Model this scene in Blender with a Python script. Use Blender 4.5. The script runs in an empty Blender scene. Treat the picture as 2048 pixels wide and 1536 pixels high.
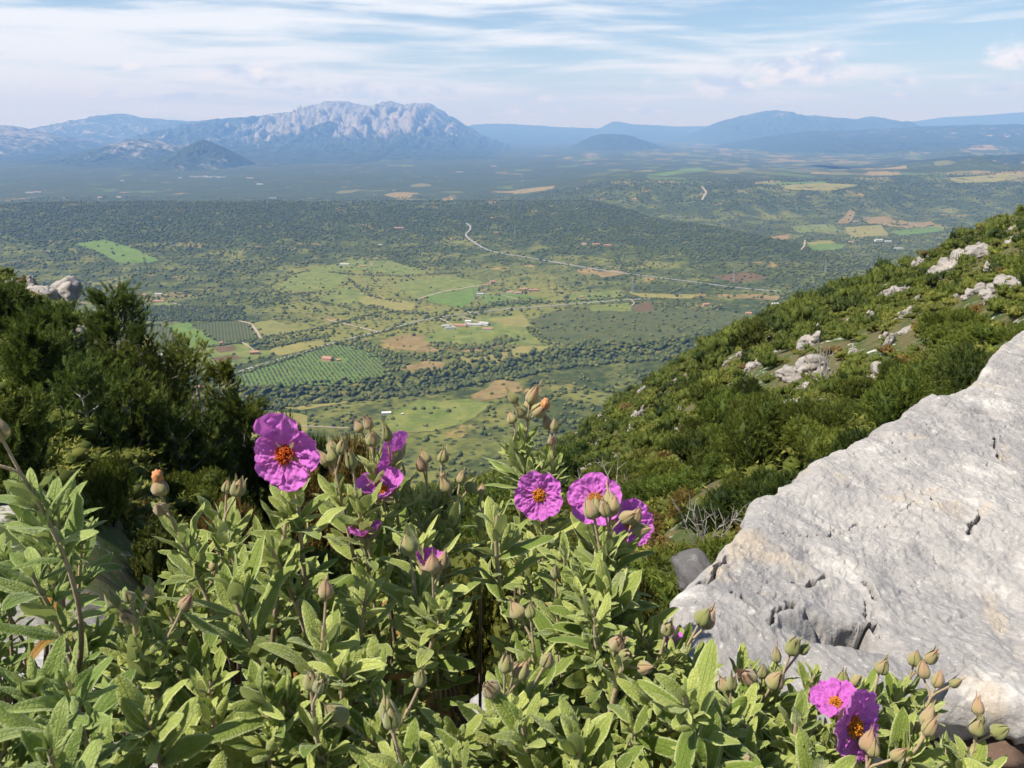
import bpy, math, random
import numpy as np
from mathutils import Vector, Matrix, geometry, noise as mnoise

scene = bpy.context.scene
COL = scene.collection
R = math.radians
rng = np.random.default_rng(7)
random.seed(7)

# ------------------------------------------------------------------ camera
PITCH = R(17.7)
FPX = 1607.0                      # focal length in photograph pixels (2048 wide)
cam = bpy.data.cameras.new('camera')
cam.sensor_width = 36.0
cam.lens = FPX / 2048 * 36.0
cam.clip_start = 0.02
cam.clip_end = 200000
cam.dof.use_dof = True
cam.dof.focus_distance = 1.3
cam.dof.aperture_fstop = 30.0
camo = bpy.data.objects.new('camera', cam)
COL.objects.link(camo)
camo.rotation_euler = (R(90) - PITCH, 0, 0)
scene.camera = camo

# ------------------------------------------------------------------ light
SUN_DIR = Vector((-0.52, -0.22, 0.83)).normalized()      # towards the sun
sun_el = math.asin(SUN_DIR.z)
sun_az = math.atan2(SUN_DIR.x, SUN_DIR.y)
sl = bpy.data.lights.new('sun', 'SUN')
sl.energy = 5.0
sl.angle = R(0.53)
sl.color = (1.0, 0.945, 0.86)
so = bpy.data.objects.new('sun', sl)
so.rotation_euler = SUN_DIR.to_track_quat('Z', 'Y').to_euler()
so.location = (-40, -20, 60)
COL.objects.link(so)

vs = scene.view_settings
vs.view_transform = 'Standard'
vs.look = 'None'
vs.exposure = 0.7
vs.gamma = 1
scene.cycles.max_bounces = 6
scene.cycles.diffuse_bounces = 3
scene.cycles.glossy_bounces = 2
scene.cycles.transmission_bounces = 3
scene.cycles.volume_bounces = 1
scene.cycles.sample_clamp_indirect = 6

# ------------------------------------------------------------------ node helper
class NT:
    def __init__(self, tree):
        self.t = tree
        self.n = tree.nodes
        self.l = tree.links
    def node(self, typ, **kw):
        nd = self.n.new(typ)
        for k, v in kw.items():
            if k.startswith('i_'):
                nd.inputs[k[2:].replace('__', ' ')].default_value = v
            else:
                setattr(nd, k, v)
        return nd
    def link(self, a, b):
        self.l.new(a, b)
    def _set(self, inp, v):
        if hasattr(v, 'is_output'):
            self.l.new(v, inp)
        else:
            inp.default_value = v
    def math(self, op, a, b=0.0, c=0.0, clamp=False):
        nd = self.n.new('ShaderNodeMath')
        nd.operation = op
        nd.use_clamp = clamp
        for i, v in enumerate((a, b, c)):
            self._set(nd.inputs[i], v)
        return nd.outputs[0]
    def mix(self, f, a, b, blend='MIX'):
        nd = self.n.new('ShaderNodeMix')
        nd.data_type = 'RGBA'
        nd.blend_type = blend
        self._set(nd.inputs[0], f)
        for i, v in ((6, a), (7, b)):
            if not hasattr(v, 'is_output') and len(v) == 3:
                v = (*v, 1)
            self._set(nd.inputs[i], v)
        return nd.outputs[2]
    def smooth(self, v, lo, hi):
        nd = self.n.new('ShaderNodeMapRange')
        nd.interpolation_type = 'SMOOTHSTEP'
        self._set(nd.inputs[0], v)
        self._set(nd.inputs[1], lo)
        self._set(nd.inputs[2], hi)
        return nd.outputs[0]
    def lin(self, v, lo, hi, a=0.0, b=1.0):
        nd = self.n.new('ShaderNodeMapRange')
        for i, x in enumerate((v, lo, hi, a, b)):
            self._set(nd.inputs[i], x)
        return nd.outputs[0]
    def noise(self, vec, scale, detail=4, rough=0.55, dist=0.0, out=0):
        nd = self.n.new('ShaderNodeTexNoise')
        if vec is not None:
            self.l.new(vec, nd.inputs['Vector'])
        nd.inputs['Scale'].default_value = scale
        nd.inputs['Detail'].default_value = detail
        nd.inputs['Roughness'].default_value = rough
        nd.inputs['Distortion'].default_value = dist
        return nd.outputs[out]
    def voronoi(self, vec, scale, feature='F1', out='Distance', rand=1.0):
        nd = self.n.new('ShaderNodeTexVoronoi')
        nd.feature = feature
        self.l.new(vec, nd.inputs['Vector'])
        nd.inputs['Scale'].default_value = scale
        nd.inputs['Randomness'].default_value = rand
        return nd.outputs[out]
    def scale(self, vec, s, loc=(0, 0, 0), rot=(0, 0, 0)):
        nd = self.n.new('ShaderNodeMapping')
        self.l.new(vec, nd.inputs[0])
        nd.inputs['Scale'].default_value = s
        nd.inputs['Location'].default_value = loc
        nd.inputs['Rotation'].default_value = rot
        return nd.outputs[0]
    def attr(self, name, out='Fac'):
        nd = self.n.new('ShaderNodeAttribute')
        nd.attribute_name = name
        return nd.outputs[out]
    def bump(self, h, strength=0.5, dist=1.0, normal=None):
        nd = self.n.new('ShaderNodeBump')
        nd.inputs['Strength'].default_value = strength
        nd.inputs['Distance'].default_value = dist
        self.l.new(h, nd.inputs['Height'])
        if normal is not None:
            self.l.new(normal, nd.inputs['Normal'])
        return nd.outputs[0]

def new_mat(name):
    m = bpy.data.materials.new(name)
    m.use_nodes = True
    t = NT(m.node_tree)
    bs = m.node_tree.nodes['Principled BSDF']
    bs.inputs['Roughness'].default_value = 0.85
    bs.inputs['Specular IOR Level'].default_value = 0.25
    return m, t, bs

# ------------------------------------------------------------------ world
world = bpy.data.worlds.new('World')
scene.world = world
world.use_nodes = True
w = NT(world.node_tree)
w.n.clear()
sky = w.node('ShaderNodeTexSky', sky_type='NISHITA')
sky.sun_disc = False
sky.sun_elevation = sun_el
sky.sun_rotation = sun_az
sky.altitude = 500
sky.air_density = 1.0
sky.dust_density = 0.3
sky.ozone_density = 3.5
bg_sky = w.node('ShaderNodeBackground')
bg_sky.inputs['Strength'].default_value = 0.078
w.link(sky.outputs[0], bg_sky.inputs[0])
bg_cl = w.node('ShaderNodeBackground')
bg_cl.inputs['Strength'].default_value = 1.0
tc = w.node('ShaderNodeTexCoord')
sep = w.node('ShaderNodeSeparateXYZ')
w.link(tc.outputs['Generated'], sep.inputs[0])
az = w.math('ARCTAN2', sep.outputs[0], sep.outputs[1])
el = w.math('ARCSINE', sep.outputs[2])
comb = w.node('ShaderNodeCombineXYZ')
w.link(az, comb.inputs[0])
w.link(el, comb.inputs[1])
ae = comb.outputs[0]                                   # azimuth, elevation in radians
# high streaked cirrus; warped so that the streaks fan slightly
warp = w.noise(w.scale(ae, (2.2, 5, 1)), 1.0, 2, 0.5, 0, 1)
vm = w.node('ShaderNodeVectorMath', operation='MULTIPLY_ADD')
w.link(warp, vm.inputs[0]); vm.inputs[1].default_value = (0.10, 0.035, 0); w.link(ae, vm.inputs[2])
aw = vm.outputs[0]
c1 = w.noise(w.scale(aw, (2.6, 30, 1), (0.3, 0.9, 0), (0, 0, R(-7))), 1.0, 8, 0.56, 0.25)
c2 = w.noise(w.scale(aw, (6.0, 90, 1), (4.0, 1.0, 0), (0, 0, R(-8))), 1.0, 6, 0.55, 0.2)
left = w.lin(az, -0.75, 0.45, 0.16, -0.03)             # the cover is denser towards the left
cm = w.math('ADD', w.math('MULTIPLY', c1, 0.72), w.math('MULTIPLY', c2, 0.28))
cir = w.smooth(w.math('ADD', cm, left), 0.455, 0.63)
cir = w.math('MULTIPLY', cir, w.lin(el, 0.20, 0.55, 0.90, 0.12))      # the cover thins out overhead
# small cumulus puffs low over the mountains
pn = w.noise(w.scale(ae, (38, 75, 1)), 1.0, 6, 0.62, 0.1)
puff = None
def sky_ae(px, py):
    x, y = (px - 1024) / FPX, (768 - py) / FPX
    d = Vector((x, math.cos(PITCH) + y * math.sin(PITCH), -math.sin(PITCH) + y * math.cos(PITCH))).normalized()
    return math.atan2(d.x, d.y), math.asin(d.z)
for (px, py, wx, wy, k) in ((735, 183, 105, 20, 1.0), (610, 182, 70, 16, .8), (885, 184, 38, 18, .8), (1048, 198, 22, 13, .9), (1095, 199, 26, 12, .8),
                            (1440, 172, 90, 30, 1.0), (1560, 140, 90, 34, 1.0), (1635, 118, 55, 34, 1.0), (1640, 152, 85, 20, .9), (1020, 224, 130, 10, .8), (1280, 222, 70, 9, .8), (1300, 165, 45, 12, .6),
                            (1815, 163, 38, 14, .8), (1785, 192, 50, 10, .9), (1450, 213, 18, 9, .7), (520, 145, 85, 24, .7), (258, 134, 30, 11, .7), (410, 151, 50, 13, .6), (2030, 110, 55, 25, .8), (2000, 178, 60, 14, .6), (330, 192, 190, 9, .5), (380, 237, 45, 8, .5), (120, 246, 100, 9, .5)):
    a0, e0 = sky_ae(px, py)
    dx = w.math('MULTIPLY', w.math('SUBTRACT', az, a0), FPX / wx)
    dy = w.math('MULTIPLY', w.math('SUBTRACT', el, e0), FPX / wy)
    r2 = w.math('ADD', w.math('MULTIPLY', dx, dx), w.math('MULTIPLY', dy, dy))
    b = w.math('MULTIPLY', w.math('SUBTRACT', 1.0, w.math('SQRT', r2)), k)
    puff = b if puff is None else w.math('MAXIMUM', puff, b)
pm = w.smooth(w.math('ADD', w.math('MULTIPLY', puff, 0.55), w.math('SUBTRACT', pn, 0.5)), -0.02, 0.30)
pm = w.math('MULTIPLY', pm, 0.95)
# puffs: white tops, greyer bases
shade = w.noise(w.scale(ae, (30, 60, 1), (0, 0.35, 0)), 1.0, 4, 0.6)
pc = w.mix(w.smooth(shade, 0.38, 0.62), (0.40, 0.455, 0.56), (0.70, 0.70, 0.71))
ccol = w.mix(pm, (0.645, 0.675, 0.71), pc)
veil = w.math('MULTIPLY', w.math('SUBTRACT', 1.0, w.smooth(el, -0.02, 0.06)), 0.22)   # thin white veil low over the horizon
cover = w.math('MAXIMUM', w.math('MAXIMUM', cir, pm), veil)
w.link(ccol, bg_cl.inputs[0])
ms = w.node('ShaderNodeMixShader')
w.link(cover, ms.inputs[0]); w.link(bg_sky.outputs[0], ms.inputs[1]); w.link(bg_cl.outputs[0], ms.inputs[2])
wo = w.node('ShaderNodeOutputWorld')
w.link(ms.outputs[0], wo.inputs[0])

# ------------------------------------------------------------------ helpers
def dirs(px, py):
    px = np.asarray(px, float); py = np.asarray(py, float)
    x = (px - 1024) / FPX; y = (768 - py) / FPX
    return x, math.cos(PITCH) + y * math.sin(PITCH), -math.sin(PITCH) + y * math.cos(PITCH)

def P(px, py, t):
    x, Y, Z = dirs(px, py)
    return np.array([float(x) * t, float(Y) * t, float(Z) * t])

def project(p):
    p = np.atleast_2d(np.asarray(p, float))
    c, s = math.cos(PITCH), math.sin(PITCH)
    fwd = p[:, 1] * c - p[:, 2] * s
    up = p[:, 1] * s + p[:, 2] * c
    f = np.where(fwd > 1e-6, fwd, 1e-6)
    return 1024 + FPX * p[:, 0] / f, 768 - FPX * up / f, fwd

def tag(o, label=None, cat=None, group=None, kind=None):
    if label: o['label'] = label
    if cat: o['category'] = cat
    if group: o['group'] = group
    if kind: o['kind'] = kind
    return o

def mesh_np(name, V, F, mat=None, parent=None, smooth=True, attrs=None, uv=None, matidx=None):
    """One mesh object out of a vertex array and one or more face arrays (each with a fixed corner count)."""
    V = np.ascontiguousarray(V, dtype=np.float32)
    if isinstance(F, np.ndarray): F = [F]
    F = [np.asarray(f, dtype=np.int32) for f in F if len(f)]
    me = bpy.data.meshes.new(name)
    loops = np.concatenate([f.ravel() for f in F])
    tot = np.concatenate([np.full(len(f), f.shape[1], np.int32) for f in F])
    start = np.concatenate([[0], np.cumsum(tot)[:-1]]).astype(np.int32)
    me.vertices.add(len(V)); me.vertices.foreach_set('co', V.ravel())
    me.loops.add(len(loops)); me.loops.foreach_set('vertex_index', loops)
    me.polygons.add(len(tot)); me.polygons.foreach_set('loop_start', start); me.polygons.foreach_set('loop_total', tot)
    me.polygons.foreach_set('use_smooth', np.full(len(tot), smooth, bool))
    for k, v in (attrs or {}).items():
        a = me.attributes.new(k, 'FLOAT', 'POINT')
        a.data.foreach_set('value', np.ascontiguousarray(v, np.float32))
    if uv is not None:
        ul = me.uv_layers.new(name='UVMap')
        ul.data.foreach_set('uv', np.ascontiguousarray(uv[loops], np.float32).ravel())
    me.update(calc_edges=True)
    if mat is not None:
        for m in (mat if isinstance(mat, (list, tuple)) else [mat]): me.materials.append(m)
    if matidx is not None:
        me.polygons.foreach_set('material_index', np.ascontiguousarray(matidx, np.int32))
    o = bpy.data.objects.new(name, me)
    COL.objects.link(o)
    if parent is not None: o.parent = parent
    return o

def empty(name, loc=(0, 0, 0), rz=0.0):
    o = bpy.data.objects.new(name, None)
    o.location = loc
    o.rotation_euler = (0, 0, rz)
    o.empty_display_size = 0.1
    COL.objects.link(o)
    return o

def _hash(ix, iy, seed):
    n = (ix.astype(np.int64) * 374761393 + iy.astype(np.int64) * 668265263 + seed * 1442695041) & 0xFFFFFFFF
    n = ((n ^ (n >> 13)) * 1274126177) & 0xFFFFFFFF
    n = ((n ^ (n >> 16)) * 2246822519) & 0xFFFFFFFF
    return ((n ^ (n >> 15)) & 0xFFFFFF) / float(0xFFFFFF)

def vnoise(x, y, seed=0):
    ix = np.floor(x); iy = np.floor(y)
    fx = x - ix; fy = y - iy
    ix = ix.astype(np.int64); iy = iy.astype(np.int64)
    u = fx * fx * fx * (fx * (fx * 6 - 15) + 10); v = fy * fy * fy * (fy * (fy * 6 - 15) + 10)
    def g(a, b, dx, dy):
        h = _hash(a, b, seed) * 2 * math.pi
        return np.cos(h) * dx + np.sin(h) * dy
    n00 = g(ix, iy, fx, fy); n10 = g(ix + 1, iy, fx - 1, fy)
    n01 = g(ix, iy + 1, fx, fy - 1); n11 = g(ix + 1, iy + 1, fx - 1, fy - 1)
    return ((n00 * (1 - u) + n10 * u) * (1 - v) + (n01 * (1 - u) + n11 * u) * v) * 1.5

def fbm(x, y, oct=5, seed=0, gain=0.5):
    x = np.asarray(x, float); y = np.asarray(y, float)
    a, s, f = 1.0, 0.0, 1.0
    for i in range(oct):
        s = s + a * vnoise(x * f + i * 17.3, y * f - i * 9.1, seed + i)
        a *= gain; f *= 2.03
    return s

def ridged(x, y, oct=5, seed=0, gain=0.5):
    a, s, f, w_ = 1.0, 0.0, 1.0, 0.0
    for i in range(oct):
        s = s + a * (1 - np.abs(vnoise(x * f + i * 7.7, y * f + i * 3.3, seed + i)) * 1.6)
        w_ += a; a *= gain; f *= 2.05
    return s / w_

def sstep(x, a, b):
    t = np.clip((x - a) / (b - a), 0, 1)
    return t * t * (3 - 2 * t)

def pip(px, py, poly):
    """Points inside polygon, vectorised."""
    poly = np.asarray(poly, float)
    inside = np.zeros(np.shape(px), bool)
    j = len(poly) - 1
    for i in range(len(poly)):
        xi, yi = poly[i]; xj, yj = poly[j]
        if yi != yj:
            c = ((yi > py) != (yj > py)) & (px < (xj - xi) * (py - yi) / (yj - yi) + xi)
            inside ^= c
        j = i
    return inside

def grid_faces(nr, nc, wrap=False):
    i = np.arange(nr - 1)[:, None]; j = np.arange(nc if wrap else nc - 1)[None, :]
    a = i * nc + j; b = i * nc + (j + 1) % nc
    return np.stack([a, b, b + nc, a + nc], -1).reshape(-1, 4)

def seg_dist(px, py, line):
    d = np.full(np.shape(px), 1e9)
    for (x0, y0), (x1, y1) in zip(line[:-1], line[1:]):
        dx, dy = x1 - x0, y1 - y0
        t = np.clip(((px - x0) * dx + (py - y0) * dy) / (dx * dx + dy * dy + 1e-12), 0, 1)
        d = np.minimum(d, np.hypot(px - x0 - t * dx, py - y0 - t * dy))
    return d
# ------------------------------------------------------------------ terrain
def u_of(px, py):
    x, Y, Z = dirs(px, py)
    return x / Y, Z / Y

# slope of the mountain one stands on, by direction: (u = x/y, steepness, distance where it rolls over)
SL = []
for (px, py, rs) in ((2048, 432, 150), (1900, 505, 165), (1750, 568, 180), (1640, 605, 190), (1480, 665, 210), (1290, 775, 270), (1120, 890, 420)):
    u, q = u_of(px, py)
    SL.append((float(u), -float(q) - 4.2 / rs, rs))
SL += [(0.02, 0.43, 350), (-0.12, 0.47, 220), (-0.24, 0.47, 120), (-0.33, 0.43, 60), (-0.41, 0.34, 50), (-0.50, 0.22, 46), (-0.58, 0.115, 45), (-0.66, 0.09, 46), (-1.0, 0.05, 60), (0.9, -0.02, 160), (1.5, -0.1, 200)]
SL.sort()
SLU0 = np.array([s[0] for s in SL]); SLS0 = np.array([s[1] for s in SL]); SLR0 = np.array([s[2] for s in SL])
SLU = np.linspace(-1.5, 1.5, 601)
def _smooth(v, k=14):
    a = np.interp(SLU, SLU0, v); w_ = np.exp(-np.linspace(-2, 2, 4 * k + 1) ** 2); a = np.pad(a, 2 * k, mode="edge")
    return np.convolve(a, w_ / w_.sum(), "valid")
SLS = _smooth(SLS0, 9); SLR = _smooth(SLR0, 9)

def h_near(x, y):
    r = np.hypot(x, y) + 1e-6
    yy = np.where(y > 1e-3, y, 1e-3)
    u = np.where(y > 1e-3, x / yy, np.sign(x) * 50)
    u = np.clip(u, -2.5, 2.5)
    S = np.interp(u, SLU, SLS); rs = np.interp(u, SLU, SLR)
    d = np.maximum(y, 0) * np.sqrt(1 + 0 * u)
    c = 1.02 + 3.2 * sstep(r, 1.0, 11)
    over = np.maximum(d - rs, 0)
    fall = np.where(over < 120, over ** 2 * 0.0022, 120 ** 2 * 0.0022 + (over - 120) * 0.53)
    z = -c - S * d - fall
    z = z + np.where(y < 0, -y * 0.25, 0)
    z = z + fbm(x / 26, y / 26, 4, 3) * 1.6 * sstep(r, 6, 40) + fbm(x / 2.2, y / 2.2, 4, 5) * 0.10 * sstep(r, .8, 3)
    return z

# crest of the wooded rise in the valley: (px, py, distance)
CREST = [(-400, 415, 4300), (0, 409, 4300), (250, 404, 4350), (500, 406, 4400), (700, 404, 4600), (900, 408, 4600), (1180, 402, 4400), (1300, 440, 3900), (1450, 462, 3500), (1560, 490, 3150), (1650, 520, 2900), (1750, 556, 2650), (1830, 590, 2450), (2000, 640, 2300), (2600, 650, 2300)]
cu, ch, cd = [], [], []
for px, py, d in CREST:
    u, q = u_of(px, py)
    cu.append(float(u)); ch.append(float(q) * d + 500); cd.append(d)
cu, ch, cd = map(np.array, (cu, ch, cd))

def h_valley(x, y):
    yy = np.maximum(y, 1.0)
    u = np.clip(x / yy, -1.2, 1.2)
    h = np.interp(u, cu, ch); d0 = np.interp(u, cu, cd)
    h = np.maximum(h, 0)
    s = y / d0
    bump = np.where(s < 1, sstep(s, 0.60, 1.0), 1 - sstep(s, 1.0, 1.22))
    z = -500 + h * bump
    # plateau beyond the river on the right, with a wooded scarp towards us
    pl = sstep(u, -0.02, 0.16)
    d1 = 4750 + 220 * vnoise(u * 9, u * 0 + 1.5, 31) + 60 * vnoise(u * 30, u * 0 + 3, 32)
    z = z + 128 * pl * sstep(y, d1 - 100, d1 + 800) * (1 - 0.55 * sstep(y, 7000, 9500))
    # rolling foothills at the right
    z = z + 95 * sstep(u, 0.36, 0.55) * sstep(y, 5200, 6800) * (0.6 + fbm(x / 900, y / 900, 3, 44))
    z = z + fbm(x / 1300, y / 1300, 3, 9) * 16 * sstep(y, 5000, 9000) + fbm(x / 420, y / 420, 3, 12) * 7 * sstep(y, 1200, 2500)
    # gorge with the dark wood in front of the farms
    gl = seg_dist(x, y, GORGE)
    z = z - 26 * (1 - sstep(gl, 8, 75))
    return z

def gp(px, py, z=-500.0):
    x, Y, Z = dirs(px, py)
    t = z / Z
    return np.stack([np.asarray(x * t), np.asarray(Y * t)], -1)

GORGE_PX = [(480, 800), (700, 780), (850, 765), (930, 748), (1010, 735), (1100, 718), (1180, 712), (1290, 705), (1400, 690), (1560, 660)]
GORGE = [tuple(gp(a, b)) for a, b in GORGE_PX]

def ground_h(x, y):
    x = np.asarray(x, float); y = np.asarray(y, float)
    a = h_near(x, y); b = h_valley(x, y)
    k = 14.0
    dlt = np.clip((a - b) / k, -1, 1)
    return np.maximum(a, b) + k * 0.25 * (1 - np.abs(dlt)) ** 2 * (np.abs(dlt) < 1)

def hit(px, py, tmin=60.0, tmax=60000.0, n=420, hf=None):
    """Where the sight line through a photograph pixel meets the ground."""
    px = np.atleast_1d(np.asarray(px, float)); py = np.atleast_1d(np.asarray(py, float))
    hf = hf or ground_h
    x, Y, Z = dirs(px, py)
    ts = np.geomspace(tmin, tmax, n)
    g = Z[:, None] * ts - hf(x[:, None] * ts, Y[:, None] * ts)
    idx = np.argmax(g < 0, axis=1)
    idx = np.where((g < 0).any(1), idx, n - 1)
    lo = ts[np.maximum(idx - 1, 0)]; hi = ts[idx]
    for _ in range(22):
        m = (lo + hi) / 2
        below = Z * m - hf(x * m, Y * m) < 0
        hi = np.where(below, m, hi); lo = np.where(below, lo, m)
    return np.stack([x * hi, Y * hi, Z * hi], -1)

# --- materials of the land
def land_material():
    m, t, bs = new_mat('land')
    pos = t.node('ShaderNodeNewGeometry').outputs['Position']
    flat = t.scale(pos, (1, 1, 0))
    n1 = t.noise(flat, 1 / 520, 5, 0.6, 0.4)
    n2 = t.noise(flat, 1 / 130, 5, 0.62, 0.3)
    n3 = t.noise(flat, 1 / 22, 4, 0.65)
    woods = t.mix(t.smooth(n3, 0.35, 0.68), (0.0276, 0.0400, 0.0102), (0.0734, 0.0850, 0.0193))
    heath = t.mix(t.smooth(n3, 0.33, 0.66), (0.0688, 0.0808, 0.0182), (0.1375, 0.1403, 0.0332))
    mead = t.attr('meadow')
    c = t.mix(t.smooth(t.math('ADD', n2, t.math('MULTIPLY', mead, 0.22)), 0.44, 0.60), woods, heath)
    grass = t.mix(n3, (0.1054, 0.1275, 0.0258), (0.1971, 0.1743, 0.0455))
    c = t.mix(t.smooth(t.math('ADD', t.math('ADD', t.math('MULTIPLY', n1, 0.6), t.math('MULTIPLY', n2, 0.4)), t.math('MULTIPLY', mead, 0.13)), 0.53, 0.62), c, grass)
    tan = t.mix(n3, (0.2016, 0.1403, 0.0455), (0.3025, 0.2125, 0.0750))
    c = t.mix(t.smooth(t.noise(flat, 1 / 190, 5, 0.7, 0.5), 0.60, 0.68), c, tan)
    # small trees standing in the grass
    v = t.voronoi(flat, 1 / 17)
    c = t.mix(t.math('MULTIPLY', t.math('SUBTRACT', 1.0, t.smooth(v, 0.22, 0.42)), t.smooth(n2, 0.30, 0.5)), c, (0.0276, 0.0391, 0.0097))
    # patchwork of far fields
    wv = t.node('ShaderNodeVectorMath', operation='MULTIPLY_ADD')
    t.link(t.noise(flat, 1 / 300, 2, 0.5, 0, 1), wv.inputs[0]); wv.inputs[1].default_value = (150, 150, 0); t.link(flat, wv.inputs[2])
    vv = t.node('ShaderNodeTexVoronoi', distance='CHEBYCHEV')
    t.link(t.scale(wv.outputs[0], (1, 0.62, 1), (0, 0, 0), (0, 0, R(24))), vv.inputs['Vector'])
    vv.inputs['Scale'].default_value = 1 / 230
    sc = t.node('ShaderNodeSeparateColor')
    t.link(vv.outputs['Color'], sc.inputs[0])
    fcol = t.mix(t.smooth(sc.outputs[1], 0.25, 0.45), (0.0882, 0.1196, 0.0218), (0.1560, 0.1416, 0.0397))
    fcol = t.mix(t.smooth(sc.outputs[1], 0.70, 0.75), fcol, (0.2442, 0.1762, 0.0673))
    fcol = t.mix(t.math('MULTIPLY', t.smooth(n3, 0.45, 0.6), 0.5), fcol, (0.0475, 0.0567, 0.0138))
    farm = t.attr('farm')
    pick = t.math('GREATER_THAN', t.math('ADD', t.math('MULTIPLY', sc.outputs[0], 0.55), t.math('MULTIPLY', farm, 0.75)), 0.80)
    pick = t.math('MULTIPLY', pick, t.smooth(farm, 0.02, 0.2))
    c = t.mix(pick, c, fcol)
    # the stony slope one stands on
    near = t.attr('near')
    s1 = t.noise(pos, 1 / 3.0, 5, 0.65)
    s2 = t.noise(pos, 2.2, 6, 0.7)
    s3 = t.noise(pos, 24, 4, 0.6)
    soil = t.mix(s2, (0.060, 0.058, 0.026), (0.135, 0.120, 0.058))
    soil = t.mix(t.smooth(s1, 0.48, 0.56), soil, (0.052, 0.072, 0.022))
    soil = t.mix(t.smooth(t.math('ADD', t.math('MULTIPLY', s1, .5), t.math('MULTIPLY', s2, .5)), 0.56, 0.62), soil, t.mix(s3, (0.30, 0.28, 0.25), (0.55, 0.53, 0.50)))
    stony = t.mix(t.smooth(s2, 0.36, 0.60), t.mix(s3, (0.05, 0.035, 0.02), (0.13, 0.10, 0.06)), t.mix(s3, (0.28, 0.27, 0.25), (0.55, 0.53, 0.50)))
    soil = t.mix(t.attr('stony'), soil, stony)
    c = t.mix(near, c, soil)
    t.link(c, bs.inputs['Base Color'])
    t.link(t.bump(s2, 0.6, 0.06), bs.inputs['Normal'])
    bs.inputs['Roughness'].default_value = 0.95
    bs.inputs['Specular IOR Level'].default_value = 0.1
    return m

M_LAND = land_material()

def MEADOW(u, y):
    return np.maximum(sstep(u, -.36, -.26) * (1 - sstep(u, .03, .14)) * sstep(y, 1700, 1950) * (1 - sstep(y, 2750, 3150)), 0.45 * sstep(u, -.30, -.2) * (1 - sstep(u, -.02, .05)) * (1 - sstep(y, 1400, 1600)))
def build_ground():
    th = np.concatenate([np.linspace(-180, -62, 24)[:-1], np.linspace(-62, -40, 34)[:-1], np.linspace(-40, 40, 560)[:-1], np.linspace(40, 62, 34)[:-1], np.linspace(62, 180, 24)[:-1]])
    th = np.radians(th)
    r = np.concatenate([[0.12], np.geomspace(0.25, 2500, 560), np.geomspace(2500, 44000, 330)[1:]])
    rr, tt = np.meshgrid(r, th, indexing='ij')
    kb = sstep(np.abs(tt), R(66), R(92))                        # the land ends not far behind the viewpoint
    rr = rr * (1 - kb) + kb * 3500 * (1 - np.exp(-rr / 3500))
    x = rr * np.sin(tt); y = rr * np.cos(tt)
    back = y < 0
    z = ground_h(x, y)
    zn = h_near(x, y); zv = h_valley(x, y)
    z = np.where(back, np.clip(zn, -6, 80), z)
    near = np.where(back, 1.0, sstep(zn - zv, -10, 30))
    uu = x / np.maximum(y, 1)
    farm = 0.10 + 0.38 * sstep(uu, 0.18, 0.30) * sstep(y, 3000, 3500) * (1 - sstep(y, 4600, 4900)) + 0.30 * sstep(uu, 0.0, 0.2) * sstep(y, 5200, 5600) + 0.19 * sstep(y, 5000, 6000) - 0.10 * sstep(y, 14000, 22000)
    farm = farm * sstep(y, 2900, 4700) + 0.22 * fbm(x / 1500, y / 1500, 3, 21) * sstep(y, 4300, 5000)
    mead = (0.95 * MEADOW(uu, y) - 0.75 * sstep(y, 4600, 6500) * (1 - .4 * sstep(uu, 0.05, .2)) - 0.35 * sstep(zv, -478, -440) * sstep(y, 2300, 3000) * (1 - sstep(y, 4700, 5200))) * (y > 0)
    stony = 1 - sstep(np.hypot(x, y), 2.0, 3.4)
    V = np.stack([x, y, z], -1).reshape(-1, 3)
    F = grid_faces(len(r), len(th), wrap=True)
    # close the middle
    o = mesh_np('ground', V, [F[:, ::-1], np.arange(len(th))[None, :]], M_LAND, attrs={'near': near.ravel(), 'farm': np.clip(farm, 0, 1).ravel(), 'stony': stony.ravel(), 'meadow': mead.ravel()})
    tag(o, kind='structure')
build_ground()

# ------------------------------------------------------------------ mountains
def mountain_material(name, veg=(0.026, 0.040, 0.017), veg2=(0.058, 0.072, 0.030), rock=(0.235, 0.23, 0.225), rough=1.0):
    m, t, bs = new_mat(name)
    pos = t.node('ShaderNodeNewGeometry').outputs['Position']
    n1 = t.noise(pos, 1 / 420, 6, 0.65)
    n2 = t.noise(t.scale(pos, (1, 1, 0.3)), 1 / 110, 5, 0.7)
    n3 = t.noise(pos, 1 / 36, 4, 0.7)
    v = t.mix(t.smooth(n2, 0.38, 0.62), veg, veg2)
    v = t.mix(t.smooth(n3, 0.5, 0.7), v, tuple(c * 0.6 for c in veg))
    rk = t.mix(t.smooth(n2, 0.3, 0.7), tuple(c * 0.62 for c in rock), tuple(min(1, c * 1.18) for c in rock))
    rk = t.mix(t.smooth(n1, 0.55, 0.75), rk, (0.42, 0.35, 0.28))
    f = t.math('ADD', t.attr('rock'), t.math('MULTIPLY', t.math('SUBTRACT', t.math('ADD', t.math('MULTIPLY', n1, .5), t.math('MULTIPLY', n2, .5)), 0.5), 2.0))
    c = t.mix(t.smooth(f, 0.38, 0.62), v, rk)
    t.link(c, bs.inputs['Base Color'])
    t.link(t.bump(t.math('ADD', n2, t.math('MULTIPLY', n3, 0.4)), 1.0, 40.0), bs.inputs['Normal'])
    bs.inputs['Roughness'].default_value = 1.0
    bs.inputs['Specular IOR Level'].default_value = 0.05
    return m

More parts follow.
